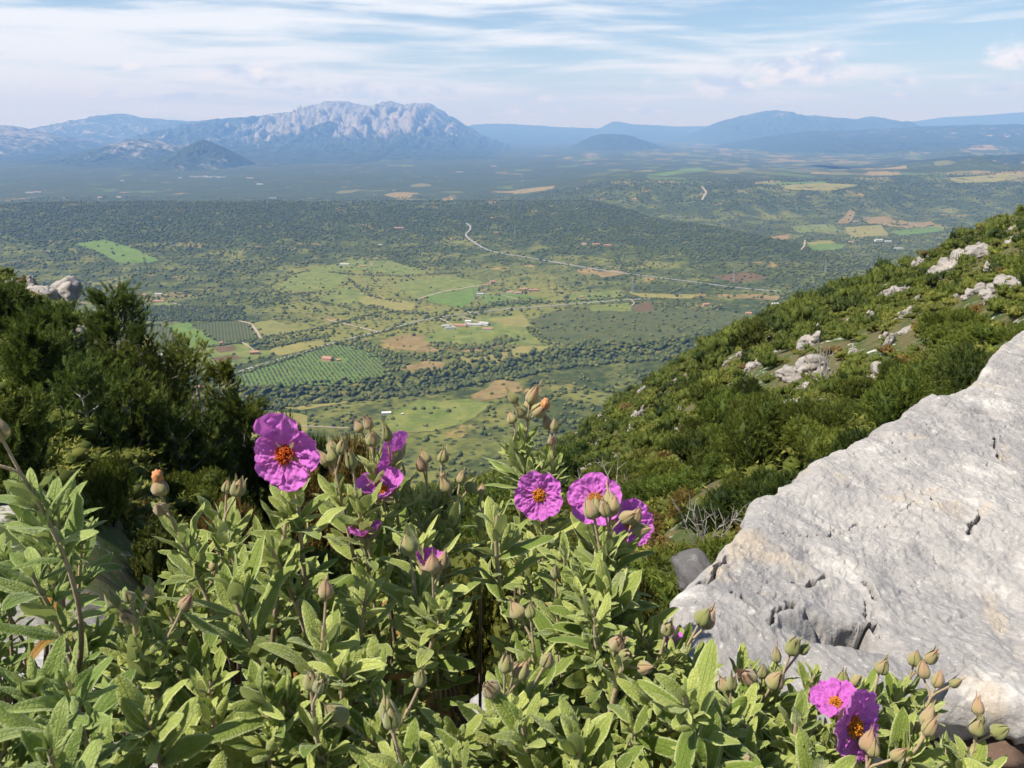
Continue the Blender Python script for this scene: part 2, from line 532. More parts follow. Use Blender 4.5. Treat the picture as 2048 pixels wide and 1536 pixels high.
def mountain(name, sil, D, front, back, mat, base=-500, nx=300, nd=110, seed=0, p=1.5, gully=0.5, gw=700, jag=0.0, cliff=0.0, rock=None, wob=0.06):
    """A ridge of real depth whose crest follows the outline seen in the photograph."""
    sil = sorted(sil)
    px = np.array([s[0] for s in sil], float); py = np.array([s[1] for s in sil], float)
    x, Y, Z = dirs(px, py)
    xs = x / Y * D; hs = Z / Y * D
    X = np.linspace(xs[0], xs[-1], nx)
    hp = np.interp(X, xs, hs)
    hp = hp + jag * 1.1 * fbm(X / 260, X * 0 + seed, 6, seed + 3, .58)
    s = np.concatenate([-np.linspace(1, 0, int(nd * .72)) ** 1.15, np.linspace(0, 1, nd - int(nd * .72) + 1)[1:] ** 1.1])
    SX, XX = np.meshgrid(s, X, indexing='ij')
    H = np.maximum(hp - base, 5)[None, :] * np.ones_like(SX)
    yy = D + np.where(SX < 0, SX * front, SX * back)
    wx = XX + 0.35 * gw * fbm(XX / gw * 0.6, yy / gw * 0.6, 3, seed + 11)
    f = 1 - np.abs(SX)
    shape = np.where(SX < 0, (1 - cliff) * f ** p + cliff * sstep(f + 0.10 * fbm(wx / (gw * .5), yy / gw, 3, seed + 21), 0.42, 0.92), sstep(f, -0.35, 1.0) * 1.2 - 0.2)
    shape = np.clip(shape, 0, 1)
    g = ridged(wx / gw, yy / (gw * 2.4), 5, seed + 31) - 0.55
    amp = shape * (1 - shape) * 4
    z = base + H * (shape + gully * 0.30 * g * amp * (SX < 0) ) 
    z = z + H * 0.035 * fbm(wx / (gw * .22), yy / (gw * .3), 4, seed + 41) * np.minimum(amp * 1.6, 1)
    z = z - 25 * (1 - f) ** 4
    yy = yy + wob * front * fbm(XX / (gw * 2.2), XX * 0 + 0.5, 3, seed + 51) * (1 - np.abs(SX) ** 4)
    V = np.stack([XX, yy, z], -1)
    zx = np.gradient(z, axis=1) / np.maximum(np.gradient(XX, axis=1), 1); zy = np.gradient(z, axis=0) / np.where(np.abs(np.gradient(yy, axis=0)) < 1, 1, np.gradient(yy, axis=0))
    slope = np.hypot(zx, zy)
    rel = (z - base) / np.maximum(H.max(), 1)
    rk = rock(XX / D, rel, slope, shape) if rock else 0 * z
    o = mesh_np(name, V.reshape(-1, 3), grid_faces(len(s), nx), mat, attrs={'rock': rk.ravel()})
    tag(o, kind='structure')
    return o

def pu(px): return float(u_of(px, 280)[0])
M_LIME = mountain_material('limestone_mountain')
M_GREEN = mountain_material('wooded_hills', rock=(0.34, 0.29, 0.22))

def rock_massif(u, rel, sl, sh):
    pale = sstep(u, pu(560), pu(640)) * (1 - 0.75 * sstep(u, pu(868), pu(900)))
    return 0.10 + pale * sstep(rel, 0.18, 0.52) * 0.50 + 0.20 * sstep(sl, 0.5, 0.9) + 0.10 * sstep(u, pu(380), pu(480))
mountain('mountain', [(380, 300), (400, 262), (440, 245), (470, 238), (500, 236), (545, 234), (570, 228), (610, 222), (640, 213), (655, 207), (680, 202), (700, 206), (740, 213), (755, 212), (770, 210), (788, 204), (800, 207), (815, 212), (830, 209), (845, 207), (865, 208), (875, 213), (885, 222), (900, 232), (920, 243), (940, 255), (960, 267), (985, 278), (1010, 288), (1050, 298), (1100, 306), (1150, 316), (1200, 325)],
         25000, 13200, 5000, M_LIME, nx=420, nd=150, seed=5, p=1.35, cliff=0.55, gully=1.25, gw=480, jag=45, rock=rock_massif)
mountain('mountain', [(-500, 268), (-200, 262), (0, 259), (100, 257), (180, 247), (205, 240), (225, 232), (245, 227), (262, 231), (280, 236), (340, 240), (400, 244), (450, 238), (520, 240), (620, 250), (720, 300)],
         29000, 11000, 5000, M_LIME, nx=360, seed=15, gully=1.3, gw=700, jag=40, cliff=.25, rock=lambda u, r, s, h: 0.33 + 0.14 * sstep(s, .2, .5))
mountain('mountain', [(-600, 235), (-300, 240), (-100, 246), (0, 252), (20, 256), (60, 268), (100, 276), (150, 287), (180, 297), (200, 304), (230, 314), (280, 330), (330, 345)],
         17500, 6000, 3500, M_LIME, nx=260, seed=25, gully=1.0, gw=480, jag=25, cliff=0.3, rock=lambda u, r, s, h: 0.40 + 0.14 * sstep(r, .25, .6))
mountain('hill', [(90, 350), (130, 333), (180, 308), (215, 293), (250, 283), (285, 278), (310, 281), (340, 290), (365, 301), (400, 318), (450, 340), (480, 350)],
         13500, 2600, 1800, M_LIME, nx=220, seed=35, gully=0.9, gw=330, jag=18, cliff=0.3, rock=lambda u, r, s, h: 0.30 + 0.20 * sstep(r, .35, .8))
mountain('hill', [(190, 351), (240, 345), (290, 337), (330, 316), (370, 293), (392, 282), (402, 279), (420, 287), (445, 300), (470, 315), (495, 336), (515, 350), (540, 353)],
         11300, 1500, 1200, M_GREEN, nx=220, seed=45, gully=0.8, gw=260, jag=8, cliff=0.15, rock=lambda u, r, s, h: 0.10 + 0.26 * sstep(u, pu(385), pu(410)) * (1 - sstep(r, .2, .55)))
mountain('hill', [(545, 340), (575, 325), (600, 289), (622, 262), (640, 247), (655, 242), (668, 246), (690, 264), (710, 285), (740, 315), (780, 335)],
         19500, 5200, 2500, M_LIME, nx=180, seed=55, gully=1.0, gw=420, jag=14, cliff=0.3, rock=lambda u, r, s, h: 0.16 + 0.16 * sstep(s, .6, 1.0))
mountain('hills', [(780, 285), (860, 264), (940, 250), (960, 248), (1000, 247), (1060, 250), (1120, 254), (1200, 257), (1220, 246), (1230, 242), (1245, 245), (1270, 249), (1300, 250), (1350, 253), (1420, 252), (1500, 250), (1600, 258), (1700, 270)],
         37500, 11000, 4000, M_GREEN, nx=260, seed=65, gully=0.7, gw=1500, jag=20)
mountain('hill', [(1085, 320), (1120, 307), (1140, 298), (1165, 283), (1185, 272), (1200, 268), (1230, 268), (1258, 270), (1280, 278), (1310, 288), (1345, 300), (1390, 312)],
         20000, 3600, 2500, M_GREEN, nx=200, seed=75, p=1.2, gully=0.6, gw=420, jag=8)
mountain('mountain', [(1340, 300), (1400, 268), (1425, 254), (1440, 245), (1465, 238), (1500, 230), (1540, 221), (1555, 221), (1580, 228), (1620, 231), (1660, 235), (1710, 240), (1725, 236), (1740, 234), (1770, 237), (1785, 240), (1800, 250), (1830, 262), (1900, 290)],
         28000, 9500, 5000, M_LIME, nx=300, seed=85, gully=0.9, gw=850, jag=26, cliff=0.4, rock=lambda u, r, s, h: 0.14 + 0.22 * sstep(r, .5, .85) * (1 - sstep(u, pu(1600), pu(1700))))
mountain('hills', [(1700, 270), (1780, 254), (1850, 241), (1900, 234), (1960, 231), (2048, 224), (2200, 218), (2500, 215)],
         36000, 9000, 4000, M_GREEN, nx=200, seed=95, gully=0.6, gw=1300, jag=15)
mountain('hills', [(1250, 330), (1330, 314), (1400, 300), (1480, 290), (1540, 275), (1580, 268), (1640, 262), (1700, 262), (1800, 257), (1880, 252), (1960, 250), (2048, 249), (2250, 246), (2600, 240)],
         19500, 8800, 4500, M_GREEN, nx=320, nd=130, seed=105, p=1.15, gully=1.0, gw=700, jag=18, rock=lambda u, r, s, h: 0.12 + 0.16 * sstep(r, .3, .55) * (1 - sstep(r, .7, .9)))
mountain('hill', [(1720, 372), (1800, 358), (1850, 342), (1885, 328), (1930, 318), (1980, 313), (2048, 311), (2200, 303), (2500, 300), (2700, 320)],
         8600, 1700, 1800, M_GREEN, base=-420, nx=240, seed=115, p=1.2, gully=0.9, gw=330, jag=12, rock=lambda u, r, s, h: 0.10 + 0.34 * sstep(u, pu(1910), pu(1990)) * (1 - sstep(r, .45, .75)))

# ------------------------------------------------------------------ haze
def build_haze():
    x0, x1, y0, y1, z0, z1 = -46000, 46000, -4200, 47500, -545, 1350
    V = np.array([(x, y, z) for z in (z0, z1) for y in (y0, y1) for x in (x0, x1)], float)
    F = np.array([(0, 2, 3, 1), (4, 5, 7, 6), (0, 1, 5, 4), (2, 6, 7, 3), (0, 4, 6, 2), (1, 3, 7, 5)])
    m = bpy.data.materials.new('haze')
    m.use_nodes = True
    t = NT(m.node_tree)
    t.n.remove(t.n['Principled BSDF'])
    v = t.node('ShaderNodeVolumePrincipled')
    v.inputs['Color'].default_value = (0.20, 0.41, 0.93, 1)
    v.inputs['Absorption Color'].default_value = (0.64, 0.50, 0.0, 1)

    v.inputs['Density'].default_value = HAZE_DENSITY
    v.inputs['Anisotropy'].default_value = 0.0
    t.link(v.outputs[0], t.n['Material Output'].inputs['Volume'])
    o = mesh_np('haze', V, F, m, smooth=False)
    tag(o, kind='stuff')
HAZE_DENSITY = 6.2e-5
build_haze()
# ------------------------------------------------------------------ valley: fields, roads, woods, farms
def simple_mat(name, col, col2=None, scale=0.05, rough=0.9, lo=0.35, hi=0.65, bump=0.0):
    m, t, bs = new_mat(name)
    if col2 is None:
        bs.inputs['Base Color'].default_value = (*col, 1)
    else:
        pos = t.node('ShaderNodeNewGeometry').outputs['Position']
        n = t.noise(pos, scale, 5, 0.65)
        t.link(t.mix(t.smooth(n, lo, hi), col, col2), bs.inputs['Base Color'])
        if bump: t.link(t.bump(n, bump, 0.3 / scale * 0.1), bs.inputs['Normal'])
    bs.inputs['Roughness'].default_value = rough
    return m

def field_mat(name, a, b, rows=None, ang=0.0, rowcol=(0.03, 0.045, 0.018), spot=None, width=0.5):
    """Grass with an uneven tone; optional rows of vines or trees (world metres)."""
    m, t, bs = new_mat(name)
    pos = t.node('ShaderNodeNewGeometry').outputs['Position']
    flat = t.scale(pos, (1, 1, 0))
    n = t.noise(flat, 1 / 38, 6, 0.68, 0.4)
    n2 = t.noise(flat, 1 / 7, 4, 0.7)
    c = t.mix(t.smooth(t.math('ADD', t.math('MULTIPLY', n, 0.7), t.math('MULTIPLY', n2, 0.3)), 0.36, 0.64), a, b)
    c = t.mix(t.math('MULTIPLY', t.smooth(n2, 0.54, 0.72), 0.55), c, (0.05, 0.06, 0.02))
    c = t.mix(t.math('MULTIPLY', t.smooth(t.noise(flat, 1 / 85, 5, 0.7, 0.6), 0.52, 0.64), 0.55), c, tuple(0.5 * x + 0.5 * y for x, y in zip(b, (0.10, 0.085, 0.035))))
    c = t.mix(t.math('MULTIPLY', t.smooth(t.noise(flat, 1 / 60, 5, 0.7, 0.6), 0.55, 0.68), 0.6), c, (0.055, 0.078, 0.024))
    if rows:
        wv = t.node('ShaderNodeTexWave', wave_type='BANDS', bands_direction='X')
        t.link(t.scale(flat, (1, 1, 1), (0, 0, 0), (0, 0, ang)), wv.inputs['Vector'])
        wv.inputs['Scale'].default_value = 0.3142 / rows * 1.0 * 20 / 20
        wv.inputs['Distortion'].default_value = 0.6
        wv.inputs['Detail'].default_value = 2
        wv.inputs['Detail Scale'].default_value = 0.4
        c = t.mix(t.math('MULTIPLY', t.smooth(wv.outputs['Fac'], width, width + 0.25), 0.8), c, rowcol)
    t.link(c, bs.inputs['Base Color'])
    bs.inputs['Roughness'].default_value = 0.95
    bs.inputs['Specular IOR Level'].default_value = 0.1
    return m

G1 = (0.0798, 0.1188, 0.0205); G2 = (0.1140, 0.1375, 0.0295)
FM = {
    'bright': field_mat('bright_meadow', (0.0803, 0.1380, 0.0230), (0.1240, 0.1760, 0.0335)),
    'grass': field_mat('pasture', G1, (0.1824, 0.1901, 0.0472)),
    'dry': field_mat('dry_pasture', (0.1605, 0.1661, 0.0420), (0.2408, 0.1971, 0.0650)),
    'tan': field_mat('bare_tan_earth', (0.1539, 0.1100, 0.0426), (0.2508, 0.1815, 0.0738)),
    'brown': field_mat('ploughed_earth', (0.0969, 0.0605, 0.0271), (0.1311, 0.0858, 0.0385)),
    'rows': field_mat('striped_vineyard', (0.1970, 0.1830, 0.0545), (0.2408, 0.2042, 0.0682), 9.0, R(40), (0.0803, 0.1197, 0.0252), width=0.45),
    'orchard': field_mat('grey_orchard', (0.0684, 0.0792, 0.0262), (0.0969, 0.1045, 0.0344), 8.0, R(-20), (0.0296, 0.0418, 0.0148)),
    'olive': field_mat('olive_ground', (0.0876, 0.1408, 0.0273), (0.1167, 0.1619, 0.0357)),
    'heath': field_mat('low_heath', (0.0513, 0.0660, 0.0197), (0.0912, 0.0968, 0.0312)),
}
FIELDS = [  # kind of ground, outline in the photograph, share of trees that may stand in it
    ('bright', [(150, 487), (205, 480), (255, 492), (318, 521), (300, 526), (240, 527), (205, 508)], 0.1),
    ('bright', [(335, 650), (375, 646), (447, 690), (387, 698)], 0.0),
    ('dry', [(260, 654), (277, 654), (330, 715), (298, 706), (268, 690)], 0.0),
    ('orchard', [(280, 654), (333, 650), (384, 698), (322, 706)], 0.0),
    ('orchard', [(382, 646), (490, 643), (520, 678), (450, 690)], 0.0),
    ('rows', [(500, 648), (545, 640), (610, 661), (525, 677)], 0.0),
    ('grass', [(282, 610), (332, 603), (366, 617), (290, 621)], 0.05),
    ('grass', [(330, 712), (392, 700), (500, 683), (500, 700), (560, 700), (500, 725), (440, 738), (420, 732), (350, 726)], 0.12),
    ('brown', [(427, 695), (463, 690), (474, 699), (437, 705)], 0.0),
    ('brown', [(424, 716), (470, 709), (487, 717), (436, 724)], 0.0),
    ('dry', [(535, 700), (560, 694), (640, 680), (660, 690), (600, 705), (560, 712)], 0.1),
    ('olive', [(462, 752), (560, 716), (660, 693), (720, 690), (758, 706), (770, 752), (700, 766), (600, 772), (480, 775)], 0.0),
    ('grass', [(556, 573), (590, 548), (640, 533), (662, 545), (700, 552), (668, 580), (600, 584)], 0.12),
    ('grass', [(640, 600), (690, 575), (740, 590), (690, 612)], 0.35),
    ('dry', [(690, 590), (720, 584), (800, 600), (832, 608), (822, 622), (790, 622), (735, 612)], 0.03),
    ('grass', [(620, 540), (700, 520), (780, 522), (860, 545), (800, 553), (720, 540)], 0.30),
    ('grass', [(790, 565), (900, 553), (965, 563), (955, 577), (870, 587), (832, 598), (800, 580)], 0.03),
    ('bright', [(852, 590), (955, 577), (948, 600), (925, 618), (860, 603)], 0.01),
    ('olive', [(960, 590), (1030, 585), (1100, 600), (1050, 612), (965, 615)], 0.35),
    ('grass', [(868, 662), (900, 645), (945, 638), (1045, 628), (1062, 650), (1060, 672), (1092, 690), (1040, 690), (1000, 688), (900, 690), (880, 700), (850, 680)], 0.04),
    ('dry', [(978, 640), (1045, 628), (1066, 655), (1010, 652)], 0.0),
    ('dry', [(893, 712), (960, 711), (1010, 702), (1045, 690), (1096, 694), (1085, 704), (1040, 716), (985, 728), (952, 734), (928, 722)], 0.0),
    ('tan', [(762, 682), (810, 668), (862, 672), (905, 700), (850, 706), (800, 700)], 0.30),
    ('tan', [(880, 698), (940, 690), (1000, 690), (960, 702), (910, 706)], 0.1),
    ('tan', [(800, 735), (850, 722), (905, 728), (870, 745), (830, 748)], 0.25),
    ('heath', [(1062, 640), (1110, 622), (1290, 612), (1470, 625), (1500, 640), (1400, 668), (1300, 684), (1200, 690), (1090, 684)], 0.45),
    ('tan', [(942, 792), (1000, 762), (1043, 764), (1048, 782), (1000, 796), (960, 806)], 0.12),
    ('grass', [(770, 832), (830, 802), (940, 798), (980, 812), (925, 850), (830, 866), (770, 862)], 0.14),
    ('dry', [(490, 880), (505, 840), (560, 825), (620, 832), (600, 880)], 0.05),
    ('dry', [(560, 812), (700, 790), (760, 785), (720, 800), (600, 822)], 0.4),
    ('tan', [(1188, 546), (1228, 540), (1262, 548), (1205, 555)], 0.05),
    ('dry', [(1258, 585), (1320, 588), (1390, 589), (1385, 598), (1330, 597), (1280, 594)], 0.3), ('tan', [(1430, 590), (1500, 588), (1560, 592), (1550, 599), (1470, 598)], 0.35),
    ('brown', [(1264, 610), (1298, 604), (1306, 622), (1272, 626)], 0.0),
    ('grass', [(1170, 612), (1260, 606), (1262, 622), (1180, 622)], 0.2),
    ('grass', [(1490, 640), (1560, 618), (1640, 612), (1650, 630), (1580, 645)], 0.2),
    ('grass', [(1130, 590), (1240, 580), (1260, 600), (1150, 610)], 0.5),
    ('tan', [(1150, 540), (1185, 535), (1200, 545), (1168, 550)], 0.3),
    ('brown', [(1420, 552), (1500, 545), (1540, 556), (1470, 566)], 0.5),
    ('bright', [(1612, 490), (1650, 486), (1690, 490), (1680, 500), (1625, 502)], 0.0),
    ('dry', [(1600, 486), (1660, 481), (1670, 486), (1620, 490)], 0.0),
    ('tan', [(1540, 473), (1585, 468), (1575, 478), (1548, 481)], 0.0),
    ('tan', [(1672, 448), (1700, 420), (1712, 424), (1700, 446)], 0.05),
    ('tan', [(1725, 436), (1780, 432), (1790, 444), (1735, 448)], 0.05),
    ('grass', [(1580, 452), (1660, 448), (1680, 462), (1600, 466)], 0.05),
    ('dry', [(1690, 455), (1760, 450), (1780, 470), (1700, 476)], 0.05),
    ('tan', [(1800, 452), (1862, 442), (1870, 450), (1815, 458)], 0.05),
    ('bright', [(1780, 462), (1880, 452), (1890, 462), (1800, 472)], 0.05),
    ('dry', [(1560, 372), (1640, 366), (1720, 370), (1660, 382), (1580, 380)], 0.0),
    ('bright', [(1520, 366), (1650, 363), (1655, 367), (1530, 370)], 0.0),
    ('bright', [(1290, 350), (1400, 335), (1420, 341), (1330, 352)], 0.0),
    ('dry', [(1890, 356), (1960, 352), (2048, 345), (2060, 352), (1990, 364), (1920, 366)], 0.0),
]

def drape(name, poly_px, mat, off=0.5, step=26.0, rough=6.0, kind='structure'):
    """A sheet lying on the land, outlined as seen in the photograph."""
    pts = np.array(poly_px, float)
    dense = []
    for a, b in zip(pts, np.roll(pts, -1, axis=0)):
        n = max(2, int(np.hypot(*(b - a)) / 7))
        for k in range(n): dense.append(a + (b - a) * k / n)
    dense = np.array(dense)
    g = hit(dense[:, 0], dense[:, 1], 500)[:, :2]
    scale = np.hypot(g[:, 0], g[:, 1]).mean() / 2500
    k = np.arange(len(g))
    g = g + np.stack([vnoise(g[:, 0] / 40, g[:, 1] / 40, 71), vnoise(g[:, 0] / 40, g[:, 1] / 40, 72)], -1) * rough + np.stack([fbm(g[:, 0] / 90, g[:, 1] / 90, 3, 73), fbm(g[:, 0] / 90, g[:, 1] / 90, 3, 74)], -1) * rough * 1.3
    st = step * max(scale, .7)
    xs = np.arange(g[:, 0].min(), g[:, 0].max(), st); ys = np.arange(g[:, 1].min(), g[:, 1].max(), st)
    X, Y = np.meshgrid(xs, ys)
    ins = pip(X.ravel(), Y.ravel(), g)
    inner = np.stack([X.ravel()[ins], Y.ravel()[ins]], -1)
    allp = np.concatenate([g, inner]) if len(inner) else g
    vs_, es, fs, *_ = geometry.delaunay_2d_cdt([Vector(p) for p in allp], [], [list(range(len(g)))], 1, 1e-4)
    v = np.array([tuple(p) for p in vs_])
    if len(fs) == 0: return None, g
    z = ground_h(v[:, 0], v[:, 1]) + off
    f = np.array([tuple(q) for q in fs if len(q) == 3])
    o = mesh_np(name, np.column_stack([v, z]), f, mat)
    tag(o, kind=kind)
    return o, g

FIELD_XY = []
for i, (kd, poly, dens) in enumerate(FIELDS):
    o, g = drape('field', poly, FM[kd], off=0.45 + 0.06 * (i % 7))
    FIELD_XY.append((g, dens))

def smooth_line(pts, n=8):
    pts = np.array(pts, float)
    p = np.concatenate([[2 * pts[0] - pts[1]], pts, [2 * pts[-1] - pts[-2]]])
    out = []
    for i in range(1, len(p) - 2):
        for k in range(n):
            t = k / n
            out.append(0.5 * ((2 * p[i]) + (-p[i - 1] + p[i + 1]) * t + (2 * p[i - 1] - 5 * p[i] + 4 * p[i + 1] - p[i + 2]) * t * t + (-p[i - 1] + 3 * p[i] - 3 * p[i + 1] + p[i + 2]) * t ** 3))
    out.append(pts[-1])
    return np.array(out)

M_ROAD = simple_mat('pale_asphalt', (0.20, 0.195, 0.185), (0.27, 0.26, 0.245), 0.05)
M_TRACK = simple_mat('pale_dirt_track', (0.26, 0.215, 0.155), (0.36, 0.30, 0.22), 0.08)
ROADS = [
    ('road', [(440, 757), (520, 730), (600, 707), (690, 680), (770, 661), (830, 644), (885, 634), (930, 628), (1000, 620), (1100, 612), (1185, 605), (1300, 597)], 8.0),
    ('road', [(932, 446), (941, 454), (938, 462), (931, 470), (948, 485), (985, 503), (1060, 516), (1130, 528), (1200, 540), (1300, 553), (1400, 566), (1480, 576), (1560, 583)], 9.0),
    ('path', [(831, 600), (850, 594), (885, 584), (925, 577), (960, 571), (985, 567)], 7.0),
    ('path', [(345, 606), (400, 622), (440, 634), (492, 645), (505, 652), (522, 677)], 6.0),
    ('path', [(654, 640), (690, 648), (755, 664)], 7.0),
    ('path', [(880, 637), (900, 648), (912, 656)], 4.5),
    ('path', [(918, 632), (950, 642), (972, 652)], 4.5),
    ('path', [(932, 622), (945, 627), (960, 629)], 6.0),
    ('path', [(965, 588), (1000, 590), (1040, 600)], 4.0),
    ('path', [(485, 685), (500, 695), (512, 705)], 4.0),
    ('path', [(1610, 480), (1608, 492), (1602, 500)], 6.0),
    ('path', [(1402, 372), (1412, 384), (1408, 392), (1404, 400)], 12.0),
    ('path', [(1260, 598), (1268, 606), (1262, 612)], 4.0),
    ('path', [(500, 858), (540, 859), (600, 853), (720, 858)], 4.0),
]
ROAD_XY = []
for nm, line, wdt in ROADS:
    L = smooth_line(line, 10)
    g = hit(L[:, 0], L[:, 1], 500)[:, :2]
    for _ in range(3):
        g[1:-1] = (g[:-2] + 2 * g[1:-1] + g[2:]) / 4
    d = np.gradient(g, axis=0); d /= np.linalg.norm(d, axis=1)[:, None] + 1e-9
    nrm = np.stack([-d[:, 1], d[:, 0]], -1)
    rows = []
    for s_ in (-1, 0, 1):
        q = g + nrm * wdt * 0.5 * s_
        rows.append(np.column_stack([q, ground_h(q[:, 0], q[:, 1]) + 1.0]))
    V = np.stack(rows, 1).reshape(-1, 3)
    tag(mesh_np(nm, V, grid_faces(len(g), 3)[:, ::-1], M_ROAD if nm == 'road' else M_TRACK), kind='structure')
    ROAD_XY.append((g, wdt))

# ---- farm buildings
def wall_mat(n, c): return simple_mat(n, c, tuple(x * 0.82 for x in c), 0.6)
M_WHITE = wall_mat('white_render', (0.62, 0.60, 0.56)); M_OCHRE = wall_mat('ochre_render', (0.52, 0.34, 0.16)); M_PINK = wall_mat('salmon_render', (0.52, 0.30, 0.20))
M_STONE = wall_mat('grey_render', (0.36, 0.35, 0.33))
M_TILE = simple_mat('terracotta_tiles', (0.29, 0.155, 0.10), (0.38, 0.215, 0.145), 0.8)
M_GREYROOF = simple_mat('grey_roof', (0.30, 0.29, 0.28), (0.40, 0.39, 0.38), 0.8)
M_PANE = simple_mat('window_dark', (0.03, 0.035, 0.045), rough=0.25)
M_DOOR = simple_mat('door_wood', (0.10, 0.06, 0.035))

def box_vf(x0, x1, y0, y1, z0, z1):
    V = np.array([(x, y, z) for z in (z0, z1) for y in (y0, y1) for x in (x0, x1)], float)
    F = np.array([(0, 2, 3, 1), (4, 5, 7, 6), (0, 1, 5, 4), (2, 6, 7, 3), (0, 4, 6, 2), (1, 3, 7, 5)])
    return V, F

def join(parts):
    V, Fs, n = [], {}, 0
    for v, f in parts:
        V.append(v)
        for g in (f if isinstance(f, list) else [f]):
            if len(g): Fs.setdefault(g.shape[1], []).append(g + n)
        n += len(v)
    return np.concatenate(V), [np.concatenate(x) for x in Fs.values()]

def house(name, px, py, L, W, Hh, rz, wall, roof, label, flat=False, floors=1, cat='house', group=None, chimney=True):
    p = hit(px, py, 500)[0]
    o = empty(name, (p[0], p[1], p[2] - 0.3), rz)
    tag(o, label, cat, group)
    # walls with gables
    hr = 0 if flat else W * 0.20
    l, w_ = L / 2, W / 2
    V = np.array([(-l, -w_, 0), (l, -w_, 0), (l, w_, 0), (-l, w_, 0), (-l, -w_, Hh), (l, -w_, Hh), (l, w_, Hh), (-l, w_, Hh), (-l, 0, Hh + hr), (l, 0, Hh + hr)], float)
    if flat:
        mesh_np('wall', V[:8], np.array([(0, 1, 5, 4), (1, 2, 6, 5), (2, 3, 7, 6), (3, 0, 4, 7), (4, 5, 6, 7)]), wall, o, smooth=False)
        v, f = join([box_vf(-l - .3, l + .3, -w_ - .3, w_ + .3, Hh + .01, Hh + .35), box_vf(-l + .2, l - .2, -w_ + .2, w_ - .2, Hh + .36, Hh + .5)])
        rf = mesh_np('roof', v, f, roof, o, smooth=False)
    else:
        mesh_np('wall', V, [np.array([(0, 1, 5, 4), (2, 3, 7, 6)]), np.array([(1, 2, 6, 9, 5), (3, 0, 4, 8, 7)])], wall, o, smooth=False)
        e, th = 0.6, 0.25
        rows = []
        for (y, z) in ((-w_ - e, Hh - e * 0.4), (0, Hh + hr + 0.02), (w_ + e, Hh - e * 0.4)):
            rows += [(-l - e, y, z + .03), (l + e, y, z + .03), (-l - e, y, z + th), (l + e, y, z + th)]
        V2 = np.array(rows, float)
        F2 = []
        for k in (0, 4):
            F2 += [(k + 2, k + 3, k + 7, k + 6), (k + 1, k, k + 4, k + 5), (k, k + 2, k + 6, k + 4), (k + 3, k + 1, k + 5, k + 7)]
        F2 += [(0, 1, 3, 2), (9, 8, 10, 11)]
        rf = mesh_np('roof', V2, np.array(F2), roof, o, smooth=False)
        if chimney:
            v, f = join([box_vf(l * .45, l * .45 + .9, w_ * .2, w_ * .2 + .9, Hh + hr * .5, Hh + hr + 1.0), box_vf(l * .45 - .15, l * .45 + 1.05, w_ * .2 - .15, w_ * .2 + 1.05, Hh + hr + 1.01, Hh + hr + 1.2)])
            mesh_np('chimney', v, f, wall, rf, smooth=False)
    n = max(2, int(L / 4.2))
    fh = Hh / floors
    for fl in range(floors):
        for k in range(n):
            x = -l + L * (k + 0.5) / n
            z0 = fl * fh + fh * 0.36
            if fl == 0 and k == n // 2:
                v, f = box_vf(x - .6, x + .6, -w_ - .05, -w_ + .05, 0.3, 2.5)
                mesh_np('door', v, f, M_DOOR, o, smooth=False)
            else:
                v, f = box_vf(x - .65, x + .65, -w_ - .04, -w_ + .04, z0, z0 + fh * .42)
                mesh_np('window', v, f, M_PANE, o, smooth=False)
    for s_ in (-1, 1):
        v, f = box_vf(s_ * l - .04, s_ * l + .04, -.7, .7, fh * .36, fh * .8)
        mesh_np('window', v, f, M_PANE, o, smooth=False)
    return o

